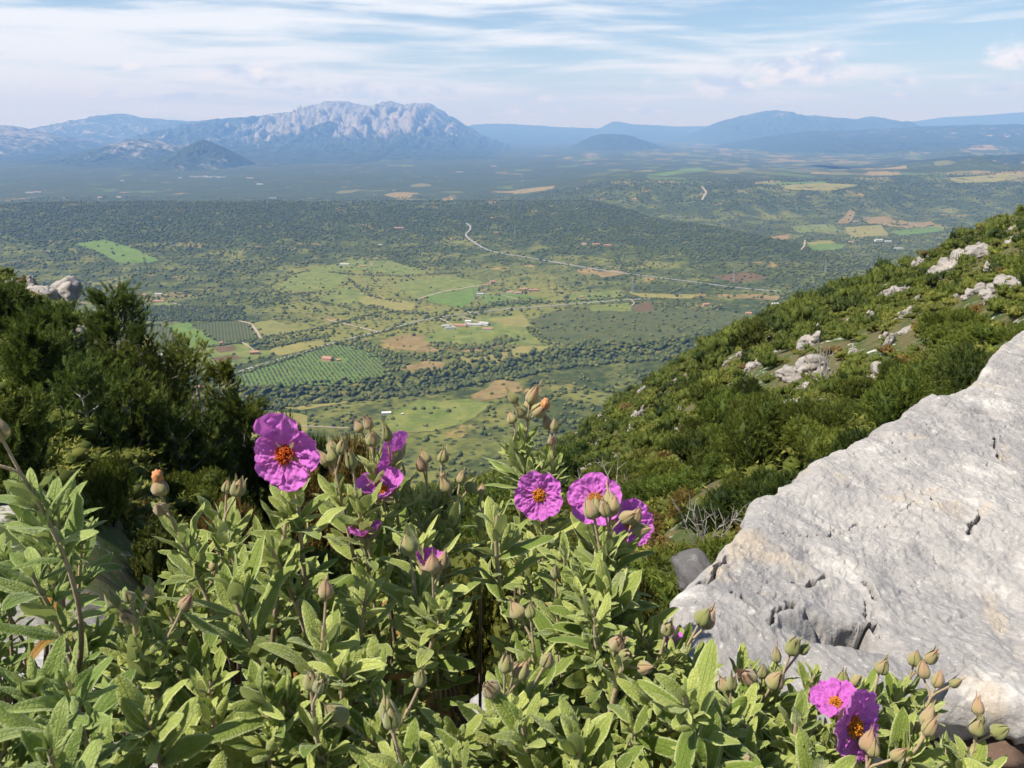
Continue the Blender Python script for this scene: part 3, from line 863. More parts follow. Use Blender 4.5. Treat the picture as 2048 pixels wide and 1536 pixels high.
HS = [
    (690, 530, 34, 11, 6, R(-6), M_WHITE, M_WHITE, 'long white flat roofed farmhouse among olive trees high in the valley', True, 2),
    (726, 534, 22, 10, 4, R(8), M_STONE, M_TILE, 'low grey farmhouse with tiled roof right of the long white farmhouse', False, 1),
    (745, 530, 12, 9, 4, R(-20), M_WHITE, M_TILE, 'small tiled house at the right end of the white farmhouse group', False, 1),
    (891, 654, 20, 9, 4.5, R(10), M_WHITE, M_GREYROOF, 'low white annexe with grey roof behind the two storey block of the hotel farm', False, 1),
    (900, 659, 24, 10, 6.5, R(10), M_WHITE, M_GREYROOF, 'two storey white block with a grey roof, left end of the hotel farm', True, 2),
    (921, 653, 32, 13, 5, R(-12), M_OCHRE, M_TILE, 'ochre building with the largest terracotta roof in the hotel farm', False, 1),
    (936, 648, 16, 12, 9, R(-4), M_WHITE, M_WHITE, 'tall white cube standing in the middle of the hotel farm', True, 2),
    (949, 652, 36, 11, 5.5, R(-6), M_WHITE, M_GREYROOF, 'long white arcade wing with grey roof in the hotel farm', False, 1),
    (969, 650, 26, 14, 6, R(-28), M_WHITE, M_GREYROOF, 'white gabled hall with grey roof, right of the arcade wing', False, 1),
    (975, 660, 26, 11, 5, R(-4), M_WHITE, M_TILE, 'white house with salmon tiled roof at the right front of the hotel farm', False, 1),
    (985, 567, 16, 12, 8, R(15), M_OCHRE, M_TILE, 'tall ochre farmhouse at the end of the pale track', False, 2),
    (972, 571, 12, 8, 4, R(5), M_WHITE, M_TILE, 'small white shed beside the tall ochre farmhouse', False, 1),
    (961, 590, 22, 10, 5, R(4), M_WHITE, M_GREYROOF, 'white grey roofed farmhouse left of the red roofed hamlet', False, 1),
    (1020, 586, 22, 11, 5, R(-10), M_WHITE, M_TILE, 'front left house of the red roofed hamlet in mid valley', False, 1),
    (1036, 588, 22, 11, 5, R(8), M_WHITE, M_TILE, 'front right white house of the red roofed hamlet', False, 1),
    (1047, 580, 24, 11, 5, R(-4), M_OCHRE, M_TILE, 'rear ochre house in the middle of the red roofed hamlet', False, 1),
    (1067, 582, 30, 11, 5, R(4), M_PINK, M_TILE, 'longest salmon house at the right end of the red roofed hamlet', False, 1),
    (1163, 595, 12, 9, 4, R(4), M_PINK, M_TILE, 'lone salmon cottage among trees right of the red roofed hamlet', False, 1),
    (656, 721, 22, 16, 7, R(-18), M_PINK, M_TILE, 'salmon villa with terracotta roof inside the olive grove', False, 2),
    (677, 722, 9, 8, 4, R(10), M_PINK, M_TILE, 'small terracotta outbuilding beside the salmon villa', False, 1),
    (509, 708, 20, 12, 6, R(14), M_PINK, M_TILE, 'terracotta farmhouse by the ploughed plots and the road', False, 1),
    (240, 575, 22, 11, 6, R(6), M_OCHRE, M_TILE, 'single terracotta house at the foot of the wooded rise', False, 1),
    (286, 591, 26, 10, 4, R(-6), M_STONE, M_TILE, 'low brick coloured barn left of the white sheds', False, 1),
    (317, 590, 22, 9, 5, R(6), M_WHITE, M_WHITE, 'white flat roofed shed above the long red roof', True, 1),
    (318, 604, 34, 9, 3.5, R(2), M_PINK, M_TILE, 'long low red roofed stable at the edge of the dark wood', False, 1),
    (773, 829, 17, 9, 4.5, R(8), M_WHITE, M_WHITE, 'nearest white farmhouse standing just behind the rockrose flowers', True, 1),
    (805, 830, 4, 4, 3, R(8), M_WHITE, M_WHITE, 'tiny white hut right of the nearest white farmhouse', True, 1),
    (1168, 489, 20, 11, 5, R(-8), M_WHITE, M_TILE, 'left house of the far trio beside the upper road', False, 1),
    (1192, 490, 30, 12, 5, R(4), M_OCHRE, M_TILE, 'middle ochre house of the far trio beside the upper road', False, 1),
    (1215, 492, 30, 11, 5, R(-4), M_PINK, M_TILE, 'right salmon house of the far trio beside the upper road', False, 1),
    (992, 466, 18, 10, 4, R(0), M_PINK, M_TILE, 'pink house in the scrub right of the winding upper road', False, 1),
    (798, 457, 46, 14, 4, R(2), M_STONE, M_TILE, 'long pinkish barn far back in the dark woods', False, 1),
    (761, 491, 14, 10, 4, R(4), M_STONE, M_GREYROOF, 'grey hut in a small clearing below the long pinkish barn', False, 1),
    (985, 406, 40, 12, 5, R(0), M_WHITE, M_TILE, 'far white farm with red roof on the crest of the wooded rise', False, 1),
    (1412, 611, 18, 11, 5, R(12), M_PINK, M_TILE, 'salmon house beside the brown plot in the right of the valley', False, 1),
    (1497, 628, 16, 11, 4, R(-8), M_OCHRE, M_TILE, 'tan house in a yard near the foot of the scrub slope', False, 1),
    (1551, 609, 20, 11, 4, R(4), M_WHITE, M_WHITE, 'white flat roofed house near the foot of the scrub slope', True, 1),
    (1608, 594, 10, 8, 12, R(0), M_WHITE, M_WHITE, 'slim white quarry tower in the pale yard by the scrub slope', True, 3),
    (1620, 603, 44, 12, 4, R(4), M_STONE, M_GREYROOF, 'grey quarry sheds in the pale yard by the scrub slope', False, 1),
    (1757, 483, 34, 16, 8, R(4), M_WHITE, M_GREYROOF, 'largest pale farm building out on the far right plain', False, 2),
    (1776, 484, 28, 13, 5, R(-6), M_WHITE, M_GREYROOF, 'low pale barn right of the largest building on the far right plain', False, 1),
    (1797, 498, 36, 13, 5, R(2), M_WHITE, M_WHITE, 'white long shed nearest the scrub slope on the far right plain', True, 1),
    (1702, 485, 20, 12, 5, R(0), M_WHITE, M_TILE, 'white house on the far right plain left of the big pale farm', False, 1),
    (1712, 444, 26, 13, 5, R(8), M_WHITE, M_TILE, 'white house below the tan scars on the far right slope', False, 1),
    (400, 776, 18, 10, 4, R(14), M_STONE, M_TILE, 'terracotta roofed house glimpsed between the dark junipers', False, 1),
    (325, 712, 14, 9, 4, R(-20), M_STONE, M_GREYROOF, 'grey roofed hut by the lane beside the dark junipers', False, 1),
    (443, 687, 8, 7, 3.5, R(0), M_PINK, M_TILE, 'tiny red roofed hut at the corner of the bright green strip', False, 1),
]
for h in HS:
    house('farmhouse' if h[4] < 8.5 else 'tower_house', *h[:9], flat=h[9], floors=h[10])
# the white village under the cone hill and other far buildings: a few pixels each
for i, (px, py, L, Hh) in enumerate([(384, 354, 50, 9), (392, 355, 40, 12), (400, 354, 60, 10), (411, 354, 45, 12), (419, 355, 60, 9), (428, 354, 50, 11), (437, 355, 40, 9), (446, 355, 60, 8), (360, 356, 40, 8), (500, 357, 70, 8), (520, 369, 60, 8), (245, 362, 40, 8), (200, 396, 35, 7), (238, 395, 35, 8), (60, 386, 70, 8), (76, 385, 60, 8), (545, 397, 60, 7), (920, 345, 80, 9), (988, 333, 70, 9)]):
    far = i > 7
    o = house('village_house', px, py, L, 14, Hh, R(rng.uniform(-15, 15)), M_WHITE, M_TILE if i % 3 == 0 else M_WHITE,
              'white house in the far village below the cone shaped hill' if not far else 'far white farm building lost on the blue plain', flat=i % 3 != 0, floors=1, group='village under the cone hill' if not far else 'farms on the far plain', chimney=False)

# ---- power pylons
M_STEEL = simple_mat('grey_steel', (0.33, 0.34, 0.35))
def bar(a, b, r):
    a, b = np.array(a, float), np.array(b, float)
    d = b - a; d /= np.linalg.norm(d)
    u = np.cross(d, (0, 0, 1) if abs(d[2]) < .9 else (1, 0, 0)); u /= np.linalg.norm(u); v = np.cross(d, u)
    V = np.array([p + r * (s * u + q * v) for p in (a, b) for s, q in ((-1, -1), (1, -1), (1, 1), (-1, 1))])
    F = np.array([(0, 1, 5, 4), (1, 2, 6, 5), (2, 3, 7, 6), (3, 0, 4, 7), (0, 3, 2, 1), (4, 5, 6, 7)])
    return V, F
def pylon(px, py, h, label):
    p = hit(px, py, 500)[0]
    o = empty('power_pylon', tuple(p - np.array([0, 0, .3])), R(20))
    tag(o, label, 'pylon')
    ps = []
    def wz(z): return 0.5 + 2.4 * (1 - z / h) ** 1.4
    lv = np.linspace(0, h, 8)
    for z0, z1 in zip(lv[:-1], lv[1:]):
        a, b = wz(z0), wz(z1)
        c = [(-1, -1), (1, -1), (1, 1), (-1, 1)]
        for k in range(4):
            (x0, y0), (x1, y1) = c[k], c[(k + 1) % 4]
            ps.append(bar((x0 * a, y0 * a, z0), (x0 * b, y0 * b, z1), .22))
            ps.append(bar((x0 * a, y0 * a, z0), (x1 * b, y1 * b, z1), .13))
            ps.append(bar((x1 * a, y1 * a, z0), (x0 * b, y0 * b, z1), .13))
    v, f = join(ps); mesh_np('lattice_mast', v, f, M_STEEL, o, smooth=False)
    for z, l in ((h * .72, 5.5), (h * .83, 4.6), (h * .94, 3.6)):
        v, f = join([bar((-l, 0, z), (l, 0, z), .2), bar((-l, 0, z), (0, 0, z + 1.6), .13), bar((l, 0, z), (0, 0, z + 1.6), .13)])
        mesh_np('cross_arm', v, f, M_STEEL, o, smooth=False)
for px, py, h, lb in ((1265, 585, 46, 'grey lattice power pylon right of the brown dirt patch in mid valley'), (1467, 562, 44, 'grey lattice power pylon rising beside the straight upper road'), (1650, 545, 42, 'grey lattice power pylon in front of the dark wood edge at the right'),
                      (948, 604, 36, 'grey lattice power pylon standing in the bright green field'), (513, 640, 40, 'grey lattice power pylon above the striped vineyard'), (1030, 470, 40, 'distant power pylon in the scrub right of the upper road')):
    pylon(px, py, h, lb)

# ---- trees of the valley
def ico(level):
    me = bpy.data.meshes.new('t'); import bmesh
    bm = bmesh.new(); bmesh.ops.create_icosphere(bm, subdivisions=level, radius=1); bm.to_mesh(me); bm.free()
    v = np.zeros(len(me.vertices) * 3); me.vertices.foreach_get('co', v)
    f = np.array([tuple(p.vertices) for p in me.polygons])
    bpy.data.meshes.remove(me)
    return v.reshape(-1, 3), f
ICO1, ICO2, ICO3 = ico(1), ico(2), ico(3)

def leaf_mat(name, a, b, c=None, scale=3.0, rough=0.75, trans=0.25, spec=0.25):
    m, t, bs = new_mat(name)
    tone = t.attr('tone')
    pos = t.node('ShaderNodeNewGeometry').outputs['Position']
    n = t.noise(pos, scale, 3, 0.6)
    f = t.math('ADD', t.math('MULTIPLY', tone, 0.75), t.math('MULTIPLY', n, 0.35))
    col = t.mix(t.smooth(f, 0.15, 0.85), a, b)
    if c is not None:
        col = t.mix(t.smooth(tone, 0.90, 0.96), col, c)
    oi = t.node('ShaderNodeObjectInfo')
    hs = t.node('ShaderNodeHueSaturation')
    t.link(t.lin(oi.outputs['Random'], 0, 1, 0.72, 1.30), hs.inputs['Value']); t.link(t.lin(t.math('FRACT', t.math('MULTIPLY', oi.outputs['Random'], 7.3)), 0, 1, 0.475, 0.508), hs.inputs['Hue'])
    t.link(col, hs.inputs['Color']); col = hs.outputs[0]
    t.link(col, bs.inputs['Base Color'])
    bs.inputs['Roughness'].default_value = rough
    bs.inputs['Specular IOR Level'].default_value = spec
    if trans:
        tr = t.node('ShaderNodeBsdfTranslucent')
        t.link(t.mix(0.35, col, (0.16, 0.22, 0.02)), tr.inputs[0])
        mx = t.node('ShaderNodeMixShader'); mx.inputs[0].default_value = trans
        t.link(bs.outputs[0], mx.inputs[1]); t.link(tr.outputs[0], mx.inputs[2])
        t.link(mx.outputs[0], t.n['Material Output'].inputs['Surface'])
    return m
M_TREE = leaf_mat('valley_tree_leaves', (0.022, 0.035, 0.006), (0.096, 0.106, 0.020), (0.14, 0.11, 0.036), 0.15, trans=0.0)
M_BARK = simple_mat('grey_bark', (0.09, 0.075, 0.06), (0.17, 0.15, 0.125), 8)

VP = []       # valley plants: x, y, radius, tone
def allow(x, y):
    """How densely trees stand here."""
    uu = x / y
    n = fbm(x / 260, y / 260, 4, 61); n2 = fbm(x / 900, y / 900, 3, 62)
    d = 0.34 + 0.60 * n + 0.35 * n2
    rise = sstep(h_valley(x, y), -478, -440) * sstep(y, 2300, 3000)
    d = d + 0.55 * rise - 0.52 * MEADOW(uu, y)
    gl = seg_dist(x, y, GORGE)
    d = np.maximum(d, 1.3 * (1 - sstep(gl, 45, 95)))
    d = np.clip(d + 0.75 * fbm(x / 62, y / 62, 3, 64) * (1 - .8 * rise), 0.01, 1)
    for g, dens in FIELD_XY:
        b = pip(x, y, g)
        d = np.where(b, np.minimum(d, 1) * 0 + dens * 0.35, d)
    for g, wdt in ROAD_XY:
        lo, hi_ = g.min(0) - 20, g.max(0) + 20
        k = (x > lo[0]) & (x < hi_[0]) & (y > lo[1]) & (y < hi_[1])
        if k.any():
            dd = seg_dist(x[k], y[k], g[::4])
            d[k] = np.where(dd < wdt * .5 + 3.5, 0, np.where(dd < wdt * .5 + 11, np.minimum(d[k] + .25, 1), d[k]))
    for h in HOUSE_XY:
        d = np.where(np.hypot(x - h[0], y - h[1]) < 24, 0, d)
    return d
HOUSE_XY = [tuple(o.location[:2]) for o in COL.objects if o.get('category') == 'house']
def scatter(N, y0, y1, rmin, rmax, keep=1.0):
    y = np.sqrt(rng.uniform(y0 ** 2, y1 ** 2, N)); u = rng.uniform(-0.74, 0.66, N); x = u * y
    k = h_near(x, y) < h_valley(x, y) - 2
    x, y = x[k], y[k]
    k = rng.random(len(x)) < allow(x, y) * keep
    x, y = x[k], y[k]
    gl = seg_dist(x, y, GORGE)
    r = rng.uniform(rmin, rmax, len(x)) ** 1.0 * (1 + 0.45 * (1 - sstep(gl, 40, 100)))
    rs_ = sstep(h_valley(x, y), -478, -440) * sstep(y, 2300, 3000)
    VP.append(np.stack([x, y, r, rng.random(len(x)) * (1 - .45 * rs_)], -1))
scatter(26000, 1100, 2400, 1.8, 4.8)
scatter(56000, 2400, 4400, 2.4, 5.4)
scatter(15000, 4400, 6200, 3.2, 6.5)
# hedgerows and belts of trees seen in the photograph
BELTS = [([(800, 553), (880, 548), (920, 545)], 3.2, 1), ([(660, 545), (720, 550), (800, 552)], 3, 1), ([(880, 690), (930, 697), (980, 690), (1030, 680)], 4.2, 2), ([(845, 715), (900, 712), (960, 710), (1012, 698)], 4.2, 2), ([(600, 708), (690, 684), (770, 664), (830, 648)], 3.2, 1), ([(440, 760), (520, 735), (600, 712)], 3.5, 1),
         ([(700, 686), (740, 698), (790, 716)], 4, 2), ([(930, 622), (990, 610), (1040, 606), (1080, 604)], 5, 2), ([(1080, 606), (1150, 603), (1200, 600), (1260, 595)], 3.6, 1), ([(525, 610), (580, 590), (640, 585)], 3, 1), ([(500, 600), (560, 560), (620, 540)], 3, 1), ([(740, 612), (800, 625), (850, 628)], 3.5, 1),
         ([(700, 560), (740, 590), (800, 605)], 3.2, 1), ([(450, 690), (500, 680), (600, 664), (650, 655)], 3, 1), ([(320, 707), (385, 699), (480, 684)], 2.6, 1), ([(640, 655), (700, 640), (760, 625)], 3.2, 1), ([(1060, 655), (1075, 670), (1095, 688)], 3.4, 1), ([(620, 600), (700, 618), (780, 640)], 3.4, 1), ([(560, 690), (600, 680), (660, 672)], 3.2, 2)]
for line, r, nrow in BELTS:
    L = smooth_line(line, 30)
    g = hit(L[:, 0], L[:, 1], 500)[:, :2]
    for _ in range(nrow * 2):
        q = g[rng.random(len(g)) < 0.62] ; q = q + rng.normal(0, r * (0.8 + nrow), q.shape)
        VP.append(np.column_stack([q, rng.uniform(r * .6, r * 1.25, len(q)), rng.random(len(q))]))
# olive grove: planted rows
g = FIELD_XY[11][0]
lo, hi_ = g.min(0), g.max(0)
a = R(24)
gx, gy = np.meshgrid(np.arange(-400, 400, 8.5), np.arange(-400, 400, 8.5))
q = np.stack([gx.ravel() * math.cos(a) - gy.ravel() * math.sin(a), gx.ravel() * math.sin(a) + gy.ravel() * math.cos(a)], -1) + (lo + hi_) / 2
q = q[pip(q[:, 0], q[:, 1], g)]
q = q[[all(math.hypot(b[0] - h[0], b[1] - h[1]) > 22 for h in HOUSE_XY) for b in q]]
OLIVES = np.column_stack([q + rng.normal(0, .6, q.shape), rng.uniform(1.5, 2.3, len(q)), rng.random(len(q)) * .5 + .3])
L = smooth_line(GORGE, 60)
k_ = rng.integers(0, len(L), 2600)
off = np.clip(rng.normal(0, 1, 2600), -1.8, 1.8) * 38
dL = np.gradient(L, axis=0); dL /= np.linalg.norm(dL, axis=1)[:, None]
q = L[k_] + np.stack([-dL[k_, 1], dL[k_, 0]], -1) * off[:, None] + rng.normal(0, 6, (2600, 2))
q = q[h_near(q[:, 0], q[:, 1]) < h_valley(q[:, 0], q[:, 1]) - 2]
VP.append(np.column_stack([q, rng.uniform(3.2, 6.0, len(q)), rng.random(len(q)) * .55]))
VP = np.concatenate(VP)
# plantation wood by the lane
wood = hit(rng.uniform(250, 490, 1500), rng.uniform(612, 642, 1500), 500)[:, :2]
wp = gp(np.array([250, 345, 440, 495, 470, 380, 270]), np.array([620, 612, 636, 648, 642, 646, 650]))
VP = np.concatenate([VP, np.column_stack([wood, rng.uniform(2.2, 3.6, len(wood)), rng.random(len(wood)) * .35])])

def blobs(P4, base, seed, zs=0.9):
    """Leafy clumps: one uneven crown for every row x, y, r, tone."""
    r_ = np.random.default_rng(seed)
    bv, bf = base
    n, m = len(P4), len(bv)
    jit = 1 + r_.normal(0, 0.17, (n, m, 1))
    sc = np.stack([P4[:, 2] * r_.uniform(.8, 1.2, n), P4[:, 2] * r_.uniform(.8, 1.2, n), P4[:, 2] * r_.uniform(.7, 1.15, n) * zs], -1)
    ang = r_.uniform(0, 6.283, n); ca, sa = np.cos(ang), np.sin(ang)
    v = bv[None] * jit
    v = np.stack([v[..., 0] * ca[:, None] - v[..., 1] * sa[:, None], v[..., 0] * sa[:, None] + v[..., 1] * ca[:, None], v[..., 2]], -1) * sc[:, None, :]
    c = np.column_stack([P4[:, 0], P4[:, 1], ground_h(P4[:, 0], P4[:, 1]) + sc[:, 2] * 0.72])
    v = v + c[:, None, :]
    f = bf[None] + (np.arange(n) * m)[:, None, None]
    tone = np.repeat(P4[:, 3], m) * 0.8 + r_.random(n * m) * 0.25
    return v.reshape(-1, 3), f.reshape(-1, 3), tone

# the trees that show largest stand as trees of their own
cen = np.column_stack([VP[:, 0], VP[:, 1], ground_h(VP[:, 0], VP[:, 1])])
sx, sy, dep = project(cen)
vis = (sx > 480) & (sx < 1400) & (sy < 870) & (sy > 540)
size = np.where(vis, VP[:, 2] / dep, 0)
own = np.argsort(-size)[:230]
rest = np.ones(len(VP), bool); rest[own] = False
def clump_tree_mesh(seed):
    """A small broad-leaved tree: several uneven leafy lumps and a short forked trunk; unit crown radius."""
    r_ = np.random.default_rng(seed)
    ps, tones = [], []
    for k in range(9):
        d = r_.normal(0, 1, 3); d /= np.linalg.norm(d)
        c = d * np.array([.55, .55, .38]) + np.array([0, 0, .95]); rad = r_.uniform(.38, .62)
        v = ICO2[0] * (1 + r_.normal(0, .14, (len(ICO2[0]), 1))) * rad * np.array([1, 1, .85]) + c
        ps.append((v, ICO2[1])); tones.append(np.full(len(v), r_.random()) * .6 + r_.random(len(v)) * .35)
    return join(ps), np.concatenate(tones)
def trunk_vf(h, r, seed=0, n=7):
    r_ = np.random.default_rng(seed)
    a = np.linspace(0, 2 * math.pi, n, endpoint=False)
    z = np.linspace(0, h, 5)
    off = np.cumsum(r_.normal(0, r * .35, (5, 2)), axis=0)
    V = np.concatenate([np.column_stack([off[i, 0] + np.cos(a) * r * (1.25 - .7 * i / 4), off[i, 1] + np.sin(a) * r * (1.25 - .7 * i / 4), np.full(n, z[i])]) for i in range(5)])
    return V, grid_faces(5, n, wrap=True)
protos = []
for s_ in range(5):
    (v, f), tn = clump_tree_mesh(900 + s_)
    o = mesh_np('crown', v, f, M_TREE, attrs={'tone': tn})
    tv, tf = trunk_vf(.9, .09, s_)
    tr = mesh_np('trunk', tv, tf, M_BARK)
    protos.append((o.data, tr.data)); bpy.data.objects.remove(o); bpy.data.objects.remove(tr)
for k, i in enumerate(own):
    x, y, r, tn = VP[i]
    e = empty('valley_tree', (x, y, cen[i, 2] - .1), rng.uniform(0, 6.28))
    e.scale = (r * rng.uniform(.9, 1.15), r * rng.uniform(.9, 1.15), r * rng.uniform(.85, 1.1))
    gorge = seg_dist(np.array([x]), np.array([y]), GORGE)[0] < 95
    tag(e, 'round dark green tree in the wooded gorge beyond the rockrose flowers' if gorge else 'small round green tree scattered over the valley floor beyond the flowers', 'tree', 'trees of the wooded gorge' if gorge else 'scattered trees of the valley floor')
    dc, dt = protos[k % 5]
    for nm, d in (('crown', dc), ('trunk', dt)):
        c = bpy.data.objects.new(nm, d); COL.objects.link(c); c.parent = e
RV = VP[rest]
nearm = RV[:, 1] < 2300
v1, f1, t1 = blobs(RV[nearm], ICO2, 1)
v2, f2, t2 = blobs(RV[~nearm], ICO1, 2)
o = mesh_np('woods', np.concatenate([v1, v2]), np.concatenate([f1, f2 + len(v1)]), M_TREE, attrs={'tone': np.concatenate([t1, t2])})
tag(o, 'dark green macchia woods spread over the valley and its low rise', 'woods', kind='stuff')
M_OLIVE = leaf_mat('olive_leaves', (0.030, 0.048, 0.024), (0.060, 0.080, 0.040), None, 0.3, trans=0)
v3, f3, t3 = blobs(OLIVES, ICO2, 3, .85)
o = mesh_np('olive_grove', v3, f3, M_OLIVE, attrs={'tone': t3})
tag(o, 'rows of small grey green olive trees in a square green field', 'olive grove', kind='stuff')
print('valley plants', len(VP), 'olives', len(OLIVES))
# ------------------------------------------------------------------ rock
def limestone(name, scale=1.0, tint=(1, 1, 1), dark=0.0):
    m, t, bs = new_mat(name)
    pos = t.node('ShaderNodeNewGeometry').outputs['Position']
    p = t.scale(pos, (scale, scale, scale))
    a = t.noise(p, 2.2, 6, 0.62, 0.4)
    b = t.noise(p, 9.0, 6, 0.68, 0.3)
    c = t.noise(p, 55.0, 5, 0.7)
    d = t.noise(p, 190.0, 4, 0.7)
    T = lambda q: tuple(x * y for x, y in zip(q, tint))
    col = t.mix(t.smooth(t.math('ADD', t.math('MULTIPLY', a, .55), t.math('MULTIPLY', b, .45)), 0.36, 0.62), T((0.232, 0.223, 0.220)), T((0.355, 0.338, 0.318)))
    col = t.mix(t.smooth(b, 0.56, 0.68), col, T((0.435, 0.417, 0.392)))
    col = t.mix(t.math('MULTIPLY', t.smooth(t.noise(p, 5.5, 5, 0.6, 0.8), 0.58, 0.68), 0.55), col, T((0.40, 0.325, 0.235)))
    vor = t.voronoi(p, 13.0, out='Distance')
    col = t.mix(t.math('MULTIPLY', t.math('SUBTRACT', 1, t.smooth(t.math('ADD', vor, t.math('MULTIPLY', t.math('SUBTRACT', c, .5), .8)), 0.18, 0.34)), 0.5), col, T((0.20, 0.195, 0.20)))
    col = t.mix(t.math('MULTIPLY', t.smooth(c, 0.56, 0.72), 0.6), col, T((0.54, 0.515, 0.475)))
    col = t.mix(t.math('MULTIPLY', t.smooth(c, 0.40, 0.26), 0.5), col, T((0.20, 0.19, 0.18)))
    col = t.mix(t.math('MULTIPLY', t.smooth(d, 0.62, 0.74), 0.6), col, T((0.15, 0.14, 0.13)))
    col = t.mix(t.math('MULTIPLY', t.smooth(t.noise(p, 320, 3, 0.6), 0.60, 0.70), 0.5), col, T((0.62, 0.60, 0.56)))
    col = t.mix(t.math('MULTIPLY', t.smooth(t.noise(p, 3.6, 6, 0.75, 1.2), 0.60, 0.66), 0.40), col, T((0.175, 0.17, 0.168)))
    if dark: col = t.mix(dark, col, (0.10, 0.085, 0.07))
    t.link(col, bs.inputs['Base Color'])
    h = t.math('ADD', t.math('MULTIPLY', b, 0.6), t.math('ADD', t.math('MULTIPLY', c, 0.28), t.math('MULTIPLY', d, 0.10)))
    t.link(t.bump(h, 0.75, 0.012 / scale), bs.inputs['Normal'])
    bs.inputs['Roughness'].default_value = 0.92
    bs.inputs['Specular IOR Level'].default_value = 0.2
    return m
M_SLAB = limestone('pale_limestone', 1.0)
M_ROCK = limestone('weathered_limestone', 0.25, (0.90, 0.87, 0.84))
M_ROCKD = limestone('shade_tinted_limestone', 0.4, (0.36, 0.36, 0.375))  # limestone tinted dark: the boulder's shade is put into its colour
M_RED = limestone('red_stone', 1.5, (0.42, 0.29, 0.22))

def n3(V, s, seed, oct=4, gain=.5):
    """Cheap 3D fractal noise from three planar ones."""
    return (fbm(V[:, 0] * s + seed, V[:, 1] * s, oct, seed, gain) + fbm(V[:, 1] * s, V[:, 2] * s + seed, oct, seed + 7, gain) + fbm(V[:, 2] * s, V[:, 0] * s - seed, oct, seed + 13, gain)) / 2

def boulder_mesh(seed, level=4, planes=16, rough=0.10):
    r_ = np.random.default_rng(seed)
    V, F = ico(level)
    N = r_.normal(0, 1, (planes, 3)); N /= np.linalg.norm(N, axis=1)[:, None]
    D = r_.uniform(.62, 1.0, planes)
    dt = V @ N.T
    rad = np.min(np.where(dt > 0.15, D / np.maximum(dt, .15), 9), axis=1)
    rad = np.minimum(rad, 1.15)
    V = V * rad[:, None]
    V = V + V / np.linalg.norm(V, axis=1)[:, None] * (rough * n3(V, 2.2, seed) + rough * .45 * n3(V, 7, seed + 5))[:, None]
    return V, F
BOULDERS = [boulder_mesh(300 + i) for i in range(6)]

def boulder(name, c, size, rz, mat, label, cat='rock', group=None, k=0, tilt=(0, 0)):
    V, F = BOULDERS[k % 6]
    M = (Matrix.Rotation(rz, 3, 'Z') @ Matrix.Rotation(tilt[0], 3, 'X') @ Matrix.Rotation(tilt[1], 3, 'Y'))
    V = (V * np.array(size)) @ np.array(M).T
    o = mesh_np(name, V, F, mat)
    o.location = c
    tag(o, label, cat, group)
    return o

def outcrop(name, c, a, b, mat, label, cat='rock', group=None, seed=0, hf=None, yd=.6):
    """A broken ledge: angular lumps half sunk in the slope, one body."""
    r_ = np.random.default_rng(seed + 1000)
    n = 3 if a < .25 else int(np.clip(4 + a * 2.2, 5, 16))
    ps = []
    for k in range(n):
        f = r_.uniform(-.85, .85) if n > 3 else (k - 1) * .5
        sz = r_.uniform(.28, .55) * (1.15 - abs(f) * .5)
        V, F = BOULDERS[int(r_.integers(6))]
        R3 = np.array(Matrix.Rotation(r_.uniform(0, 6.28), 3, 'Z') @ Matrix.Rotation(r_.normal(0, .35), 3, 'X'))
        sc = np.array([a * sz * r_.uniform(.7, 1.3), a * sz * r_.uniform(.6, 1.1), b * r_.uniform(.5, 1.15) * (1.1 - abs(f) * .6)])
        x = f * a; y = r_.uniform(-1, 1) * a * yd * .7
        z = hf(c[0] + x, c[1] + y) - c[2] if hf else 0
        ps.append(((V * 1.0 @ R3.T) * sc + [x, y, z + b * .25 * (hf is not None)], F))
    V, F = join(ps)
    V = V + .11 * min(a, b) * n3(V / max(min(a, b), .05), 3.6, seed, 4)[:, None] * np.array([1, 1, .6])
    o = mesh_np(name, V, F, mat)
    o.location = c
    tag(o, label, cat, group)
    return o

def near_h(x, y): return float(h_near(np.array([float(x)]), np.array([float(y)]))[0])
# ---- outcrops on the slope at the right and on the spur at the left: (px, py, width, height)
hn = lambda x, y: h_near(x, y)
ROCKS = [(1918, 522, 95, 52, 'largest white limestone outcrop high on the scrub slope'), (1842, 524, 32, 24, None), (1806, 549, 16, 18, None), (1786, 588, 60, 32, 'broad grey and white outcrop in the middle of the slope skyline'), (1830, 600, 20, 18, None), (1740, 628, 20, 18, None),
         (2012, 566, 95, 34, 'long pale rock rib near the right edge of the slope'), (2000, 588, 52, 24, None), (1880, 562, 42, 22, None), (2022, 484, 34, 16, None), (2040, 412, 46, 60, 'tall white boulder on the skyline at the very top of the slope'), (1982, 534, 30, 24, None), (1602, 738, 112, 42, 'ragged white outcrop in mid slope, the widest among the pines'), (1706, 708, 26, 24, None), (1776, 684, 26, 34, None), (1818, 657, 40, 12, None), (1766, 672, 20, 12, None), (1600, 661, 24, 12, None), (1655, 630, 24, 10, None), (1643, 640, 12, 10, None), (1480, 709, 24, 10, None), (1450, 728, 20, 8, None), (1367, 754, 18, 11, None), (1350, 766, 12, 8, None), (1287, 778, 24, 16, None), (1302, 799, 18, 10, None),
         (1276, 828, 34, 36, 'grey white boulder standing right of the rockrose sprig'), (1262, 858, 16, 28, None), (1356, 828, 14, 34, None), (1360, 853, 20, 14, None), (1203, 830, 16, 18, None), (1190, 801, 18, 8, None), (1198, 888, 40, 16, None), (1155, 864, 12, 12, None), (1640, 745, 40, 22, None), (1570, 745, 30, 20, None), (1940, 500, 30, 30, None), (1895, 545, 40, 20, None), (1700, 640, 18, 8, None), (1545, 690, 20, 8, None), (2045, 455, 26, 18, None), (1960, 480, 20, 12, None), (1880, 470, 14, 10, None), (1425, 870, 24, 14, None), (1230, 915, 20, 12, None)]
